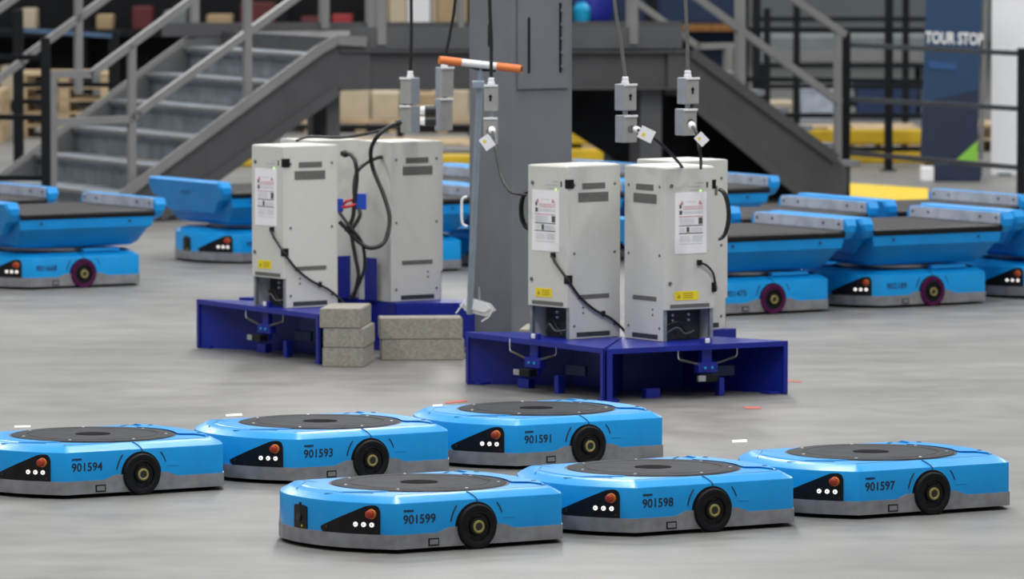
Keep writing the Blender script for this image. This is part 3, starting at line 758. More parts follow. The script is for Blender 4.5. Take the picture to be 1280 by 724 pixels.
def lead(label, pts, r, plug=None, plugmat=WHITE, tagpx=None, tagY=None, group='power leads running to the cabinets', plug2=None, tagrot=0.5):
    """a power lead: cable with plug and paper tag as parts"""
    t = thing('power_lead', label, 'cable', pts[0], 0, group); o0 = Vector(pts[0])
    P_ = [Vector(p)-o0 for p in pts]
    obj('cable', tube(B(), spline(P_, 8), r, 8), CABLE, t, smooth=60)
    d = (P_[1]-P_[0]).normalized()
    if plug:
        bm = B(); tube(bm, [Vector((0, 0, 0)) - d*plug*.9, d*plug*.2, d*plug*1.1, d*plug*1.5], [plug*.85, plug, plug*.8, plug*.45], 14); obj('plug', bm, plugmat, t, smooth=50)
    if plug2:
        e = P_[-1]; dd = (P_[-1]-P_[-2]).normalized()
        bm = B(); tube(bm, [e - dd*plug2*2.2, e - dd*plug2, e + dd*plug2*.6], [plug2*.5, plug2*.9, plug2], 14); obj('plug', bm, CABLE, t, smooth=50)
    if tagpx:
        (x0, y0), sz, rot = tagpx
        c = W(x0, y0, tagY) - o0; s = tagY/F*sz
        bm = B(); box(bm, -s/2, s/2, -.001, .001, -s*.42, s*.42)
        bmesh.ops.transform(bm, matrix=Matrix.Translation(c) @ Matrix.Rotation(rot, 4, 'Y'), verts=bm.verts)
        tg = obj('paper_tag', bm, PAPER, t)
        bm = B(); box(bm, -s*.28, -s*.05, -.002, -.001, -s*.22, s*.0)
        bmesh.ops.transform(bm, matrix=Matrix.Translation(c) @ Matrix.Rotation(rot, 4, 'Y'), verts=bm.verts)
        obj('tag_print', bm, YEL, tg)
    return t
Yt = 28.95
zC = Z0 + CH + .004
def topat(px, py): return G(px, py, Z0+CH+.002)
e = topat(853, 209)
lead('black lead with plug from the left right-hand outlet pair down to the cabinet', [W(796, 162, 29.07), W(806, 166, 29.0), W(824, 178, 29.05), W(842, 196, 29.15), e], .0078, .016, WHITE, ((808, 168), 19, .45), 28.95)
e = topat(876, 210)
lead('black power lead with white plug from the rightmost outlet pair down to the cabinet top', [W(865, 157, 29.07), W(871, 168, 28.95), W(874, 184, 29.05), W(876, 198, 29.1), e], .0078, .018, WHITE, ((877, 174), 15, .8), 28.9)
lead('black power lead with white plug curving from the column outlets to the middle cabinet', [W(615, 163, 29.77), W(617, 172, 29.68), W(620, 190, 29.6), W(627, 222, 29.5), W(637, 239, 29.4), W(650, 243, 29.3), W(658, 244, 29.3)], .0065, .018, WHITE, ((609, 178), 17, .95), 29.6)
# the coil on the hidden left side of B
cc = W(662, 262, 29.72)
bm = B()
for k in range(7):
    pts = []
    for j in range(25):
        t_ = 2*PI*j/24; pts.append(cc + Vector((.002*k + .034*math.cos(t_) - .012, .03*k*.25, (.085 + .004*(k % 3))*math.sin(t_))))
    tube(bm, pts, .0065, 6, caps=False)
tag(obj('cable_coil', bm, CABLE, None, smooth=60), 'coil of black cable hanging on the left side of the middle cabinet', 'cable')
bm = B(); cc = W(903, 268, 29.02)
for k in range(5):
    pts = [cc + Vector((.002*k - .02 + .045*math.cos(t_), .01*k-.02, .115*math.sin(t_))) for t_ in [PI*(-.5 + j/16) for j in range(17)]]
    tube(bm, pts, .008, 6)
tag(obj('cable_coil', bm, CABLE, None, smooth=60), 'hank of black cable hanging at the right edge of the right-hand cabinet', 'cable')

def local_cable(root, label, pts, r=.0065, clips=()):
    """cable laid on a cabinet; points in the dock's local frame; a part of the dock"""
    o = obj('sensor_cable', tube(B(), spline(pts, 8), r, 8), CABLE, root, smooth=60); return o
w = CW/2
zb = Z0
for key in ('A', 'B'):
    r = docks[key]
    pts = [(w*.35, -.020, Z0+.39), (w*.55, -.022, Z0+.355), (w+.004, -.010, Z0+.285), (w+.012, .06, Z0+.20), (w+.014, .15, Z0+.135), (w+.014, .24, Z0+.095), (w+.016, .30, Z0+.055), (w+.03, .34, Z0+.012)]
    local_cable(r, '', pts)
    obj('cable_plug', bx(w*.27, w*.42, -.024, -.006, Z0+.38, Z0+.405, .003), BLACK, r)
    obj('corner_switch', bx(w-.018, w+.008, -.013, .02, Z0+.262, Z0+.302, .002), BLACK, r)
    obj('cable_clip', bx(w+.004, w+.022, .20, .212, Z0+.10, Z0+.128, .002), BLACK, r)
r = docks['C']
pts = [(w*.36, -.020, Z0+.365), (w*.6, -.024, Z0+.350), (w*.85, -.022, Z0+.315), (w*.95, -.018, Z0+.275), (w*.97, -.018, Z0+.24)]
local_cable(r, '', pts, .0055)
obj('cable_plug', bx(w*.27, w*.42, -.024, -.006, Z0+.352, Z0+.378, .003), BLACK, r)
obj('corner_switch', bx(w-.018, w+.006, -.015, .02, Z0+.225, Z0+.270, .002), BLACK, r)
obj('top_sheet', bx(-w+.01, w-.01, .01, CD-.01, Z0+CH+.001, Z0+CH+.0055), PAPER, r)
obj('top_sheet', bx(-w*.1, w-.01, .10, CD-.01, Z0+CH+.001, Z0+CH+.0055), PAPER, docks['B'])

# cables between the left cabinets E and F
YE = 31.85
lead('thick black lead looping from the leftmost outlets down across the left cabinets', [W(497, 154, 31.8), W(489, 157, 31.75), W(474, 168, 31.7), W(464, 186, 31.75), W(466, 210, 31.8), W(480, 245, 31.75), W(487, 275, 31.7), W(480, 303, 31.65), W(462, 310, 31.6), W(446, 300, 31.6), W(432, 285, 31.6), W(424, 277, 31.6)], .011, .019, CABLE)
lead('thin black lead running left from the left outlet pair over the cabinet tops', [W(497, 157, 31.85), W(484, 161, 31.85), W(455, 168, 31.9), W(425, 172, 31.9), W(395, 171, 31.9), W(380, 172, 31.85), W(371, 176, 31.8)], .0075, None, CABLE)
lead('black lead with round plug bending down from the back of the hidden left cabinet', [W(431, 192, 31.7), W(438, 193, 31.65), W(444, 202, 31.6), W(446, 222, 31.6), W(443, 250, 31.6), W(441, 272, 31.6), W(433, 290, 31.6)], .011, .020, CABLE)
lead('black lead with round plug coming from the looped-cable cabinet back towards the blue connectors', [W(480, 196, 31.95), W(470, 198, 31.85), W(456, 205, 31.75), W(445, 218, 31.7), W(443, 245, 31.65), W(450, 268, 31.6), W(440, 290, 31.6), W(444, 320, 31.6), W(448, 345, 31.6), W(442, 372, 31.62)], .010, .020, CABLE)
lead('black lead crossing below the red and blue connectors to the floor of the dock', [W(424, 265, 31.6), W(436, 282, 31.58), W(452, 303, 31.6), W(456, 330, 31.62), W(450, 352, 31.62), W(438, 374, 31.64)], .009, None, CABLE)
conn = thing('connector', 'red and dark blue power connectors joined between the two left cabinets', 'connector', W(440, 255, 31.62))
c0 = W(440, 255, 31.62)
def lbx(px0, px1, py0, py1, Y, th, o0): 
    a = W(px0, py1, Y)-o0; b = W(px1, py0, Y)-o0
    return bx(a.x, b.x, -th/2, th/2, a.z, b.z, .003)
BLUEC = mat('connector_blue', (0.01, 0.06, 0.45), 0.4, noise=0.05); REDC = mat('connector_red', (0.5, 0.02, 0.04), 0.4, noise=0.05)
obj('housing', lbx(444, 458, 242, 262, 31.62, .03, c0), BLUEC, conn)
obj('housing', lbx(420, 429, 248, 265, 31.62, .03, c0), BLUEC, conn)
obj('red_wire', tube(B(), spline([W(428, 256, 31.62)-c0, W(435, 251, 31.60)-c0, W(444, 250, 31.62)-c0], 5), .008, 8), REDC, conn)
obj('red_wire', tube(B(), spline([W(428, 259, 31.60)-c0, W(437, 258, 31.58)-c0, W(444, 255, 31.60)-c0], 5), .008, 8), REDC, conn)
# two black plugs in the second outlet pair
for yy, lab in ((138, 'upper black round plug in the outlet pair under the orange handle tip'), (151, 'lower black round plug in the outlet pair under the orange handle tip')):
    p = W(534, yy, 32.2); t = thing('round_plug', lab, 'plug', p, 0, 'round plugs beside the left outlets')
    bm = B(); tube(bm, [(-.012, 0, 0), (.045, 0, 0)], .026, 16); obj('plug_body', bm, CABLE, t, smooth=50)
    bm = B(); tube(bm, [(-.036, 0, 0), (-.012, 0, 0)], [.020, .024], 16); obj('plug_ring', bm, WHITE, t, smooth=50)

# ------------------------------------------------------------------ stairs and crossover platform
AL = rad(27); ADIR = Vector((math.cos(AL), math.sin(AL), 0)); WDIR = Vector((-math.sin(AL), math.cos(AL), 0))
P0 = W(200, 208, 43.3)            # near end of the second tread
SW = 2.22
def on_plane(px, py, off):
    """pixel to the vertical plane of the near stringer, pushed back by off metres"""
    d = ray(px, py); o = P0 + WDIR*off; n = WDIR
    t = (o - Vector((0, 0, H))).dot(n) / d.dot(n); return Vector((0, 0, H)) + d*t
RIS = .187; GOING = .296; Z2 = P0.z
st = thing('staircase', 'wide grey steel staircase climbing right to the walkway, on the left', 'staircase', (P0.x, P0.y, 0))
off0 = Vector((P0.x, P0.y, 0))
def so(name, bm, m, par, off=off0):
    bmesh.ops.translate(bm, vec=-off, verts=bm.verts); return obj(name, bm, m, par)
for k in range(-1, 5):
    zt_ = Z2 + k*RIS
    a = P0 + ADIR*GOING*k; a.z = zt_; b = a + WDIR*SW
    bm = B(); prism3(bm, [a, a+ADIR*(GOING+.02), b+ADIR*(GOING+.02), b], (0, 0, -.045)); tr = so('tread', bm, TREAD, st)
    bm = B(); q = a + ADIR*.035; q2 = b + ADIR*.035; prism3(bm, [q+Vector((0, 0, -.045)), q2+Vector((0, 0, -.045)), q2+Vector((0, 0, -RIS)), q+Vector((0, 0, -RIS))], ADIR*.006); so('riser', bm, TREAD, st)
    bm = B(); bar(bm, a + Vector((0, 0, -.010)) - ADIR*.006, b + Vector((0, 0, -.010)) - ADIR*.006, .022, .022); so('nosing', bm, RAILM, tr)
def stringer(off, th, par, toppx, m=STRG):
    bm = B(); p = [on_plane(x, y, 0) + WDIR*off for x, y in toppx]; prism3(bm, p, WDIR*th); return so('stringer', bm, m, par)
near_poly = [(90, 290), (130, 262), (160, 240), (266, 161), (399, 62), (421, 50), (458, 52), (458, 112), (423, 113), (300, 199), (200, 271), (178, 288)]
stringer(-.06, .012, st, near_poly)
bm = B(); 
for a, b in (((130, 262), (399, 62)), ((399, 62), (421, 50)), ((421, 50), (458, 52))):
    bar(bm, on_plane(*a, -.09), on_plane(*b, -.09), .07, .016, WDIR)
so('stringer_flange', bm, RAILM, st)
bm = B(); bar(bm, on_plane(423, 113, -.09), on_plane(200, 271, -.09), .07, .014, WDIR); so('stringer_flange', bm, STRG, st)
# far stringer, same shape pushed back
bm = B(); p = [on_plane(x, y, 0) + WDIR*SW for x, y in near_poly]; prism3(bm, p, WDIR*.012); so('stringer', bm, STAIR, st)
bm = B()
for a, b in (((130, 262), (399, 62)), ((399, 62), (421, 50))):
    bar(bm, on_plane(*a, 0) + WDIR*(SW+.03), on_plane(*b, 0) + WDIR*(SW+.03), .07, .016, WDIR)
so('stringer_flange', bm, RAILM, st)
def rail(par, pts, off, w=.05, m=RAILM, name='handrail', from_near=False, h=.05):
    bm = B(); P_ = [(on_plane(x, y, 0) + WDIR*off) if from_near else on_plane(x, y, off) for x, y in pts]
    for a, b in zip(P_, P_[1:]):
        d = (b-a).normalized()*.015; bar(bm, a-d, b+d, w, h, WDIR)
    return so(name, bm, m, par)
def post(par, px, y0, y1, off, w=.06, m=RAILM, name='post', from_near=False):
    a, b = ((on_plane(px, y0, 0) + WDIR*off, on_plane(px, y1, 0) + WDIR*off) if from_near else (on_plane(px, y0, off), on_plane(px, y1, off)))
    bm = B(); bar(bm, a, b, w, w, WDIR); return so(name, bm, m, par)
nr = -.03
rail(st, [(66, 93), (114, 93), (258, -14)], nr)
rail(st, [(66, 153), (163, 149), (172, 141), (385, -14)], nr, name='midrail')
post(st, 66, 93, 262, nr, .045); post(st, 164.5, 56, 240, nr, .05); post(st, 309, -30, 134, nr, .052)
# far side rails (pixels measured on the far plane)
fr = SW + .03
rail(st, [(-30, 32), (20, -4)], fr); rail(st, [(-30, 120), (26, 78), (36, 68), (140, -8)], fr, name='midrail')
post(st, 98, -40, 117, fr, .05); post(st, 243, -30, 38, fr, .055)
# kick plate / landing fascia at the head of the stairs
pf = thing('walkway_platform', 'raised grey steel walkway linking the two staircases behind the column', 'platform', (P0.x, P0.y, 0))
a6 = P0 + ADIR*(GOING*5); a6.z = Z2 + RIS*4.55
zP = a6.z
tR = (on_plane(835, 60, 0) - P0).dot(ADIR)
bm = B(); A_ = P0 + ADIR*GOING*5; A_.z = zP; Bn = P0 + ADIR*tR; Bn.z = zP
prism3(bm, [A_, Bn, Bn + WDIR*SW, A_ + WDIR*SW], (0, 0, -.04)); so('deck', bm, STRG, pf)
bm = B(); q = A_ + Vector((0, 0, .0)); bar(bm, q + Vector((0, 0, -.08)), q + WDIR*SW + Vector((0, 0, -.08)), .012, .17); so('landing_riser', bm, STRG, pf)
rail(pf, [(205, 37), (850, 35)], SW, .10, STRG, 'toe_board', h=.014)
rail(pf, [(440, 48), (850, 47)], -.03, .155, STAIR, 'toe_board', h=.012)
def hbeam(y0, y1, x0, x1, off):
    bm = B(); c0_, c1_ = on_plane(x0, (y0+y1)/2, off), on_plane(x1, (y0+y1)/2, off)
    hgt = abs(on_plane(x0, y0, off).z - on_plane(x0, y1, off).z)
    bar(bm, c0_, c1_, .014, hgt); up_ = Vector((0, 0, hgt/2))
    bar(bm, c0_+up_, c1_+up_, .12, .014); bar(bm, c0_-up_, c1_-up_, .12, .014); so('beam', bm, STRG, pf)
hbeam(64, 111, 421, 862, -.02); hbeam(64, 111, 421, 862, SW)
bm = B(); 
def leg(px, y0, off, w=.19):
    a = on_plane(px, y0, off); b = a.copy(); b.z = 0
    bm = B(); bar(bm, a, b, w, w, WDIR); so('leg', bm, STAIR, pf)
leg(413, 112, .12, .10); leg(807, 110, .12, .17); leg(395, 112, SW-.12, .10); leg(770, 110, SW-.12, .14)
post(pf, 405, -20, 36, SW); post(pf, 475, -20, 56, -.02, .065); post(pf, 790, -20, 55, -.02, .065); post(pf, 462, -20, 40, SW-.0, .05); post(pf, 575, -20, 40, SW, .05)
# right staircase
sr = thing('staircase', 'grey steel staircase going down to the right, in front of the black guard rail', 'staircase', (P0.x, P0.y, 0))
zz = on_plane(835, 52, -.06)
rp = [(835, 62), (866, 66), (1046, 199), (1060, 212), (1058, 262), (1025, 262), (868, 131), (850, 112), (835, 112)]
bm = B(); prism3(bm, [on_plane(x, y, -.06) for x, y in rp], WDIR*.012); so('stringer', bm, STRG, sr)
bm = B(); bar(bm, on_plane(866, 66, -.09), on_plane(1046, 199, -.09), .07, .014, WDIR); bar(bm, on_plane(868, 131, -.09), on_plane(1025, 262, -.09), .07, .014, WDIR); so('stringer_flange', bm, STRG, sr)
bm = B(); prism3(bm, [on_plane(x, y, -.06) + WDIR*(SW+.06) for x, y in rp], WDIR*.012); so('stringer', bm, STRG, sr)
s0_ = on_plane(866, 66, 0); e0_ = on_plane(1046, 199, 0)
nst = 6
for k in range(nst):
    a = s0_ + (e0_-s0_)*((k+.5)/nst); a.z -= .08
    bm = B(); prism3(bm, [a, a+ADIR*GOING, a+ADIR*GOING+WDIR*SW, a+WDIR*SW], (0, 0, -.04)); so('tread', bm, TREAD, sr)
    bm = B(); prism3(bm, [a+Vector((0, 0, -.04)), a+WDIR*SW+Vector((0, 0, -.04)), a+WDIR*SW+Vector((0, 0, -.18)), a+Vector((0, 0, -.18))], ADIR*.006); so('riser', bm, STRG, sr)
rail(sr, [(968, -18), (1054, 42)], nr); rail(sr, [(850, -18), (1048, 127)], nr, name='midrail')
post(sr, 1047, 40, 203, nr, .045); post(sr, 925, -20, 118, nr, .06)
rail(sr, [(770, -16), (855, 46), (872, 58), (918, 57)], SW+.03, name='midrail', w=.045); post(sr, 910, 58, 105, SW+.03, .06)
# black sheet filling the dark area below the right stairs
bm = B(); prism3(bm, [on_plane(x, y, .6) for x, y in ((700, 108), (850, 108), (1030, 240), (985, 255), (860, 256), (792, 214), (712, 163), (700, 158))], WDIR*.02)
tag(obj('black_panel', bm, RBLACK), 'black panel filling the dark area under the right staircase', 'screen')

# ------------------------------------------------------------------ black guard rails
def guard(label, posts, rails, m=RBLACK, pw=.06, rw=.035, caps=True, group=None):
    base = Vector((posts[0][0].x, posts[0][0].y, 0))
    t = thing('guard_rail', label, 'guard rail', base, 0, group)
    for p, zt_ in posts:
        bm = B(); box(bm, p.x-base.x-pw/2, p.x-base.x+pw/2, p.y-base.y-pw/2, p.y-base.y+pw/2, .006, zt_, .004); q = obj('post', bm, m, t)
        bm = B(); box(bm, p.x-base.x-pw, p.x-base.x+pw, p.y-base.y-pw, p.y-base.y+pw, 0, .01); obj('foot_plate', bm, m, q)
    for a, b, mm in rails:
        bm = B(); bar(bm, a-base, b-base, rw, rw); obj('rail', bm, mm, t)
    return t
RGREY = mat('worn_black_rail', (0.055, 0.058, 0.065), 0.35, noise=0.2)
def gp(px, Y): p = W(px, 300, Y); p.z = 0; return p
a, b = gp(1057, 46.0), gp(1276, 44.0)
guard('black guard rail with three rails in front of the blue banner, at right', [(a, W(1057, 38, 46.0).z), (b, W(1276, 60, 44.0).z)],
      [(W(1062, y0, 46.0), W(1276, y1, 44.0), RGREY) for y0, y1 in ((56, 67), (124, 136), (191, 210))])
a, b = gp(58, 41.6), gp(-40, 41.8)
guard('black guard rail with posts at the foot of the left staircase', [(a, W(58, 47, 41.6).z), (b, W(-40, 47, 41.8).z)],
      [(W(52, y, 41.6), W(-40, y-1, 41.8), RBLACK) for y in (72, 147, 223)])
a, b = gp(24, 46.6), gp(143, 47.2)
guard('black guard rail with blue-grey top bar seen through the left staircase', [(a, W(24, 12, 46.6).z), (b, W(143, 38, 47.2).z)],
      [(W(20, 37, 46.6), W(143, 45, 47.2), mat('blue_grey_bar', (0.07, 0.12, 0.20), 0.35, noise=0.1)), (W(24, 106, 46.6), W(143, 106, 47.2), RBLACK), (W(24, 127, 46.6), W(60, 127, 46.7), RBLACK)], pw=.075)
guard('black guard rail behind the right staircase with crossing rails', [(gp(945, 50.6), W(945, -20, 50.6).z), (gp(1110, 50.2), W(1110, -20, 50.2).z)],
      [(W(935, y, 50.6), W(1160, y+s, 50.1), RBLACK) for y, s in ((37, 1), (99, 3), (144, 1), (188, -2))], pw=.065, rw=.04)
guard('second black guard rail further back behind the right staircase', [(gp(958, 56), W(958, 10, 56).z), (gp(995, 56), W(995, -20, 56).z), (gp(1131, 56), W(1131, -20, 56).z)],
      [(W(940, y, 56), W(1160, y, 56), RBLACK) for y in (24, 82, 108)], pw=.06, rw=.04)

# ------------------------------------------------------------------ banner and white panel
Yb = 48.6
bn = thing('pull_up_banner', 'tall blue pull-up banner reading TOUR STOP with green corner', 'banner', gp(1188, Yb), 0)
b0 = gp(1188, Yb)
def pr_(pts, Y, m, name, par, o0, th=.01):
    bm = B(); prism3(bm, [W(x, y, Y)-o0 for x, y in pts], (0, th, 0)); return obj(name, bm, m, par)
zt0 = W(1188, -60, Yb)
pn = pr_([(1160, -60), (1229, -60), (1222, 200), (1150, 200)], Yb, BANNER, 'panel', bn, b0)
pr_([(1155, 128), (1223, 112), (1222, 200), (1150, 200)], Yb-.004, BANNERD, 'panel_shape', pn, b0, .003)
pr_([(1161, 76), (1196, 80), (1196, 88), (1161, 85)], Yb-.006, BANNERL, 'panel_shape', pn, b0, .003)
pr_([(1222, 176), (1222, 204), (1192, 203)], Yb-.008, GREEN, 'green_corner', pn, b0, .003)
q = W(1156.5, 53.5, Yb-.006)-b0
text('lettering', 'TOUR STOP', .125, WHITE, pn, Matrix.Translation(q) @ Matrix.Rotation(rad(2), 4, 'Y') @ Matrix.Rotation(PI/2, 4, 'X'), sx=.66, bold=.003)
zbot = W(1188, 200, Yb).z
obj('base_cassette', bx(-.13, .23, -.06, .10, 0, .14, .01), BANNERD, bn)
obj('support_foot', bx(-.235, -.135, -.10, .06, 0, .115, .01), WHITE, bn)
for s, xx in ((-1, 1150), (1, 1229)):
    pass
bm = B(); tube(bm, [W(1226, 200, Yb+.03)-b0, W(1234, -60, Yb+.03)-b0], .018, 8); obj('pole', bm, RAILM, bn)
bm = B(); tube(bm, [(.23, .03, .03), W(1226, 205, Yb+.03)-b0], .018, 8); obj('pole', bm, RAILM, bn)
w0_ = gp(1262, 49.5)
wp = thing('display_board', 'tall plain white display board at the right edge beside the blue banner', 'board', w0_)
bm = B(); a = W(1239, 219, 49.5)-w0_; bbb = W(1330, -60, 49.5)-w0_; box(bm, a.x, bbb.x, 0, .05, a.z, bbb.z, .004); obj('board_face', bm, WHITE, wp)
obj('foot', bx(a.x+.05, a.x+.15, -.15, .25, 0, max(.02, a.z+.01)), GREYP, wp)

# ------------------------------------------------------------------ yellow barrier and floor lines
yb = thing('crash_barrier', 'low yellow crash barrier with two beams, right of the grey column', 'barrier', (0, 50.95, 0))
for z0_, z1_ in ((.02, .145), (.175, .30)): obj('beam', bx(.42, 3.5, -.04, .04, z0_, z1_, .02), YELP, yb)
for x in (.5, 1.5, 2.5, 3.4): obj('post', bx(x-.06, x+.06, .04, .14, 0, .31, .01), RBLACK, yb)
yk = thing('floor_kerb', 'low yellow kerb on the floor left of the grey column, behind the robots', 'kerb', (0, 50.9, 0))
obj('kerb_beam', bx(-3.2, -.2, -.08, .08, 0, .10, .02), YELP, yk)
for x in (-2.6, -1.6, -.6): obj('bolt', lathe(B(), [(.02, .098), (.02, .106)], 8, 'Z', (x, 0, 0)), RBLACK, yk)
bm = B(); prism(bm, [p[:2] for p in (G(1040, 228), G(1160, 236), G(1160, 256), G(1040, 248))], .001, .004)
tag(obj('floor_line', bm, mat('yellow_line_paint', (0.78, 0.55, 0.02), 0.5, noise=0.06)), 'broad yellow line painted on the floor behind the conveyor robots', 'floor line')
for pts, m, lab in (([(556, 503), (583, 500.5), (584, 502.5), (557, 505)], REDT, 'short red tape mark on the floor behind robot 901591'),
                  ([(930, 509), (950, 509), (952, 511.5), (932, 511.5)], REDT, 'short red tape mark on the floor in front of the right dock'),
                  ([(985, 476), (1002, 477), (1002, 478.5), (985, 477.5)], REDT, 'thin red mark on the floor right of the right-hand dock'),
                  ([(282, 519), (302, 517.5), (303, 520), (283, 521)], PAPER, 'small white tape mark on the floor behind robot 901593'),
                  ([(541, 507), (553, 506), (553, 508), (541, 509)], PAPER, 'small white tape mark on the floor beside the red one'),
                  ([(915, 551), (933, 550), (934, 553), (916, 554)], PAPER, 'small white tape mark on the floor left of robot 901597'),
                  ([(18, 533), (38, 532.5), (38, 534.5), (18, 535)], PAPER, 'small white tape mark on the floor above robot 901594')):
    bm = B(); prism(bm, [p[:2] for p in (G(*q) for q in pts)], .0008, .0022); tag(obj('tape_mark', bm, m), lab, 'tape')

# ------------------------------------------------------------------ far background: racks, pallets, cartons
def box_px(name, label, cat, px0, px1, py0, py1, Y, dep, m, group=None, bev=.01):
    a = W(px0, py1, Y); b = W(px1, py0, Y); z0 = max(0.0, a.z)
    o = obj(name, bx(a.x-(a.x+b.x)/2, b.x-(a.x+b.x)/2, 0, dep, 0, b.z-z0, bev), m); o.location = ((a.x+b.x)/2, Y, z0)
    return tag(o, label, cat, group)
ORANGEB = mat('orange_rack_paint', (0.28, 0.12, 0.02), 0.5, noise=0.2)
def rack(label, X0, X1, Y, levels, top=1.9, nup=4, back=True, beam=RBLACK):
    t = thing('pallet_rack', label, 'rack', (X0, Y, 0))
    L = X1-X0
    for k in range(nup):
        x = L*k/(nup-1)
        for y in (0, .9): obj('upright', bx(x-.05, x+.05, y-.04, y+.04, 0, top, .005), RBLACK, t)
    for z in levels:
        obj('shelf', bx(0, L, 0, .9, z-.05, z, .004), RBLACK, t)
        obj('shelf_beam', bx(0, L, -.05, -.0405, z-.07, z, .004), beam if z > .5 else RBLACK, t)
    if back: obj('back_panel', bx(0, L, .945, .965, .1, top, 0), DUSKB if X0 > 0 else RBLACK, t)
    return t
rack('long black storage rack with cartons behind the left staircase', -6.2, -.3, 62, (.0+.10, .80), 2.2)
rack('dark storage rack behind the right staircase', 0.5, 2.35, 64, (.10, .80), 1.6, 3, beam=ORANGEB)
def shelf_goods(L, Y, z, items, rk):
    for px0, px1, h, m, nm, lab, cat in items:
        a = W(px0, 0, Y).x; b = W(px1, 0, Y).x
        o = obj(nm, bx(-(b-a)/2, (b-a)/2, 0, .45, 0, h, .012), m); o.location = ((a+b)/2, Y, z+.001); tag(o, lab, cat, 'goods on the racks')
shelf_goods(0, 62.02, .80, [
  (462, 484, .42, CARDL, 'carton', 'pale brown carton on the rack left of the white one, above the walkway', 'box'),
  (486, 508, .42, CARDL, 'carton', 'pale carton directly left of the bright white one above the walkway', 'box'),
  (509, 538, .42, WHITE, 'carton', 'bright white carton on the rack above the walkway', 'box'),
  (540, 545, .42, CARDL, 'carton', 'thin pale carton edge right of the white one above the walkway', 'box'),
  (546, 584, .42, CARD, 'carton', 'brown carton on the rack just left of the column top', 'box'),
  (415, 440, .14, REDP, 'red_crate', 'red crate on the rack near the head of the left stairs', 'crate'),
  (376, 400, .12, MAROON, 'red_crate', 'dark red low crate on the rack beside the red crate', 'crate'),
  (300, 345, .26, MAROON, 'red_crate', 'dark red crate on the rack above the upper left stairs', 'crate'),
  (258, 290, .14, CARD, 'carton', 'small brown carton on the rack above the left stair landing', 'box'),
  (205, 232, .18, GREYP, 'carton', 'grey carton on the rack behind the left stairs', 'box'),
  (165, 190, .22, MAROON, 'red_crate', 'dark red crate on the rack behind the left handrail', 'crate'),
  (120, 140, .14, CARD, 'carton', 'orange brown carton on the rack left of the dark red crate', 'box'),
  (26, 44, .20, CARDL, 'carton', 'tall pale carton on the rack at the top left corner', 'box')], None)
shelf_goods(0, 62.02, .101, [
  (74, 96, .20, WHITE, 'carton', 'small white carton on the lower shelf, left of the stair post', 'box'),
  (115, 133, .30, GREYP, 'grey_bin', 'grey bin on the lower shelf behind the left stairs', 'bin'),
  (0, 20, .34, CARDL, 'carton', 'pale carton on the lower shelf at the left edge', 'box'),
  (370, 418, .20, CARD, 'carton', 'brown carton on the lower shelf under the walkway, at left', 'box'),
  (420, 500, .22, CARDL, 'carton', 'long pale carton on the lower shelf under the walkway', 'box'),
  (540, 566, .22, CARDL, 'carton', 'pale carton on the lower shelf behind the hanging outlets', 'box')], None)
# pallets of timber
def pallet(label, px0, px1, Y, n, m=WOOD, dz=0.0):
    a = W(px0, 200, Y).x; b = W(px1, 200, Y).x; L = b-a
    t = thing('wooden_pallet', label, 'pallet', ((a+b)/2, Y, dz), 0, 'pallets behind the stairs')
    z = 0
    for k in range(n):
        bm = B()
        for j in range(3): box(bm, -L/2 + (L-.1)*j/2, -L/2 + (L-.1)*j/2 + .1, 0, 1.0, z, z+.09, .004)
        obj('block_row', bm, m, t)
        bm = B()
        for j in range(6): box(bm, -L/2, L/2, j*.18, j*.18+.12, z+.09, z+.112, .003)
        obj('deck_boards', bm, m, t); z += .114
    return t
pallet('low wooden pallet on the floor under the walkway, nearest the left staircase', 285, 395, 57.0, 1)
pallet('wooden pallet on the floor under the middle of the walkway', 402, 500, 57.0, 1)
pallet('wooden pallet on the floor just left of the grey column', 506, 600, 57.0, 1)
pallet('tall stack of pale pallets behind the black guard post at far left', 20, 140, 56.2, 5)
pallet('pallets stacked at the left edge behind the staircase', -130, 2, 55.0, 4)
pallet('wooden pallet behind the yellow barrier right of the stairs', 985, 1060, 52.6, 2)
pallet('wooden pallet behind the yellow barrier, left of the blue banner', 1068, 1150, 52.8, 2)
pallet('wooden pallet behind the banner foot, beside the white board', 1205, 1290, 53.5, 2)
pallet('wooden pallet behind the low yellow kerb left of the column', 440, 640, 52.6, 1, WOOD)
pallet('wooden pallet behind the yellow barrier right of the column', 690, 780, 52.8, 2, WOOD)
pl_goods = ((372, 414, .26, CARD, 'brown carton on the pallet under the walkway, near the left staircase'),
            (418, 462, .28, CARDL, 'pale carton on the middle pallet under the walkway, left one'),
            (464, 499, .25, CARDL, 'pale carton on the middle pallet under the walkway, right one'),
            (508, 545, .24, CARD, 'brown carton on the pallet behind the hanging outlet boxes'),
            (548, 586, .27, CARDL, 'pale carton on the pallet right beside the grey column'),
            (290, 340, .12, CARDL, 'low pale carton on the pallet seen below the left stair stringer'))
for px0, px1, h, m, lab in pl_goods:
    a_ = W(px0, 0, 57.2).x; b_ = W(px1, 0, 57.2).x
    o = obj('carton', bx(-(b_-a_)/2, (b_-a_)/2, 0, .6, 0, h, .012), m); o.location = ((a_+b_)/2, 57.2, .1125); tag(o, lab, 'box', 'cartons on the floor pallets')
f0 = gp(440, 55); fr_ = thing('floor_rail', 'low black floor rail crossing under the walkway behind the hanging outlets', 'rail', f0)
obj('rail_beam', bx(W(285, 0, 55).x-f0.x, W(600, 0, 55).x-f0.x, -.03, .03, .12, .165, .005), RBLACK, fr_)
for px in (300, 400, 500, 590): x_ = W(px, 0, 55).x-f0.x; obj('foot', bx(x_-.03, x_+.03, -.05, .05, 0, .125, .004), RBLACK, fr_)
wt = gp(1056, 60); wt_t = thing('work_table', 'long grey steel work table behind the rails, upper right', 'table', wt)
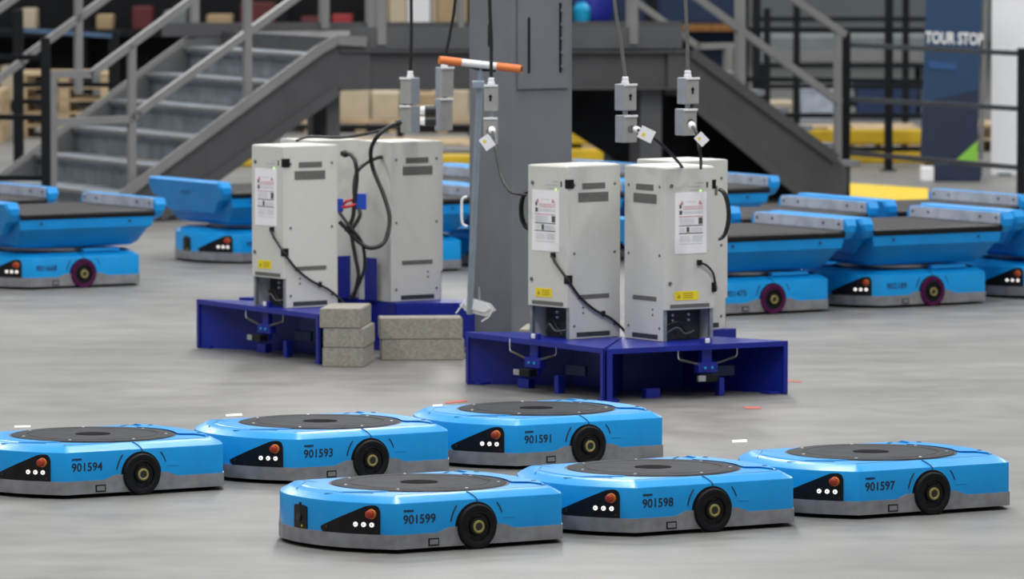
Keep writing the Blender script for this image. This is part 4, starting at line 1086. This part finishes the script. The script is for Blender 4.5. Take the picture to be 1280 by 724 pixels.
xa = W(950, 0, 60).x-wt.x; xb = W(1164, 0, 60).x-wt.x; z1_ = W(0, 46, 60).z; z0_ = W(0, 80, 60).z
obj('table_body', bx(xa, xb, 0, 1.2, z0_, z1_, .01), GREYP, wt_t)
obj('drawer_front', bx(xa+.1, xb-.1, -.012, 0, z0_+.02, z0_+.12, .004), RAILM, wt_t)
for x in (xa+.05, xb-.05):
    for y in (.05, 1.15): obj('leg', bx(x-.03, x+.03, y-.03, y+.03, 0, z0_+.01), RBLACK, wt_t)
obj('shelf', bx(xa, xb, .6, 1.18, .10, .13), RBLACK, wt_t)
def tub(label, px0, px1, Y, h, m, nm):
    a_ = W(px0, 0, Y).x; b_ = W(px1, 0, Y).x; L_ = b_-a_
    t = thing(nm, label, 'bin', ((a_+b_)/2, Y, 0))
    bm = B(); loft(bm, [[(-L_*.45, .03, 0), (L_*.45, .03, 0), (L_*.45, .45, 0), (-L_*.45, .45, 0)], [(-L_/2, 0, h), (L_/2, 0, h), (L_/2, .48, h), (-L_/2, .48, h)]], True, True)
    obj('tub', bm, m, t); obj('rim', bx(-L_/2-.01, L_/2+.01, -.015, .495, h-.03, h+.005, .004), m, t)
tub('pale grey tub on the floor under the work table, left one', 1000, 1062, 60.05, .30, LINER, 'grey_tub')
tub('dark blue tub on the floor under the work table, right one', 1070, 1150, 60.05, .36, DUSKB, 'dark_tub')
tub('low pale tub on the floor before the right rack, beside the stair post', 955, 990, 58.5, .22, CARDL, 'pale_tub')
bm = B(); lathe(bm, [(.05, 0), (.17, .03), (.20, .16), (.18, .30), (.10, .36)], 24)
p = W(748, 28, 62.5); o = tag(obj('blue_drum', bm, NAVY, None, smooth=40), 'round dark blue drum on the rack shelf just right of the column top', 'drum'); 
o.location = (W(742, 27, 64.3).x, 64.3, .801)
 
bm = B(); lathe(bm, [(.04, 0), (.065, .03), (.07, .12), (.03, .17)], 20)
o2 = tag(obj('cyan_bottle', bm, CYAN, None, smooth=40), 'small bright cyan bottle next to the dark blue drum', 'bottle'); o2.location = (W(727, 27, 64.03).x, 64.03, .801); o2.scale = (1.3, 1.3, 1.3)
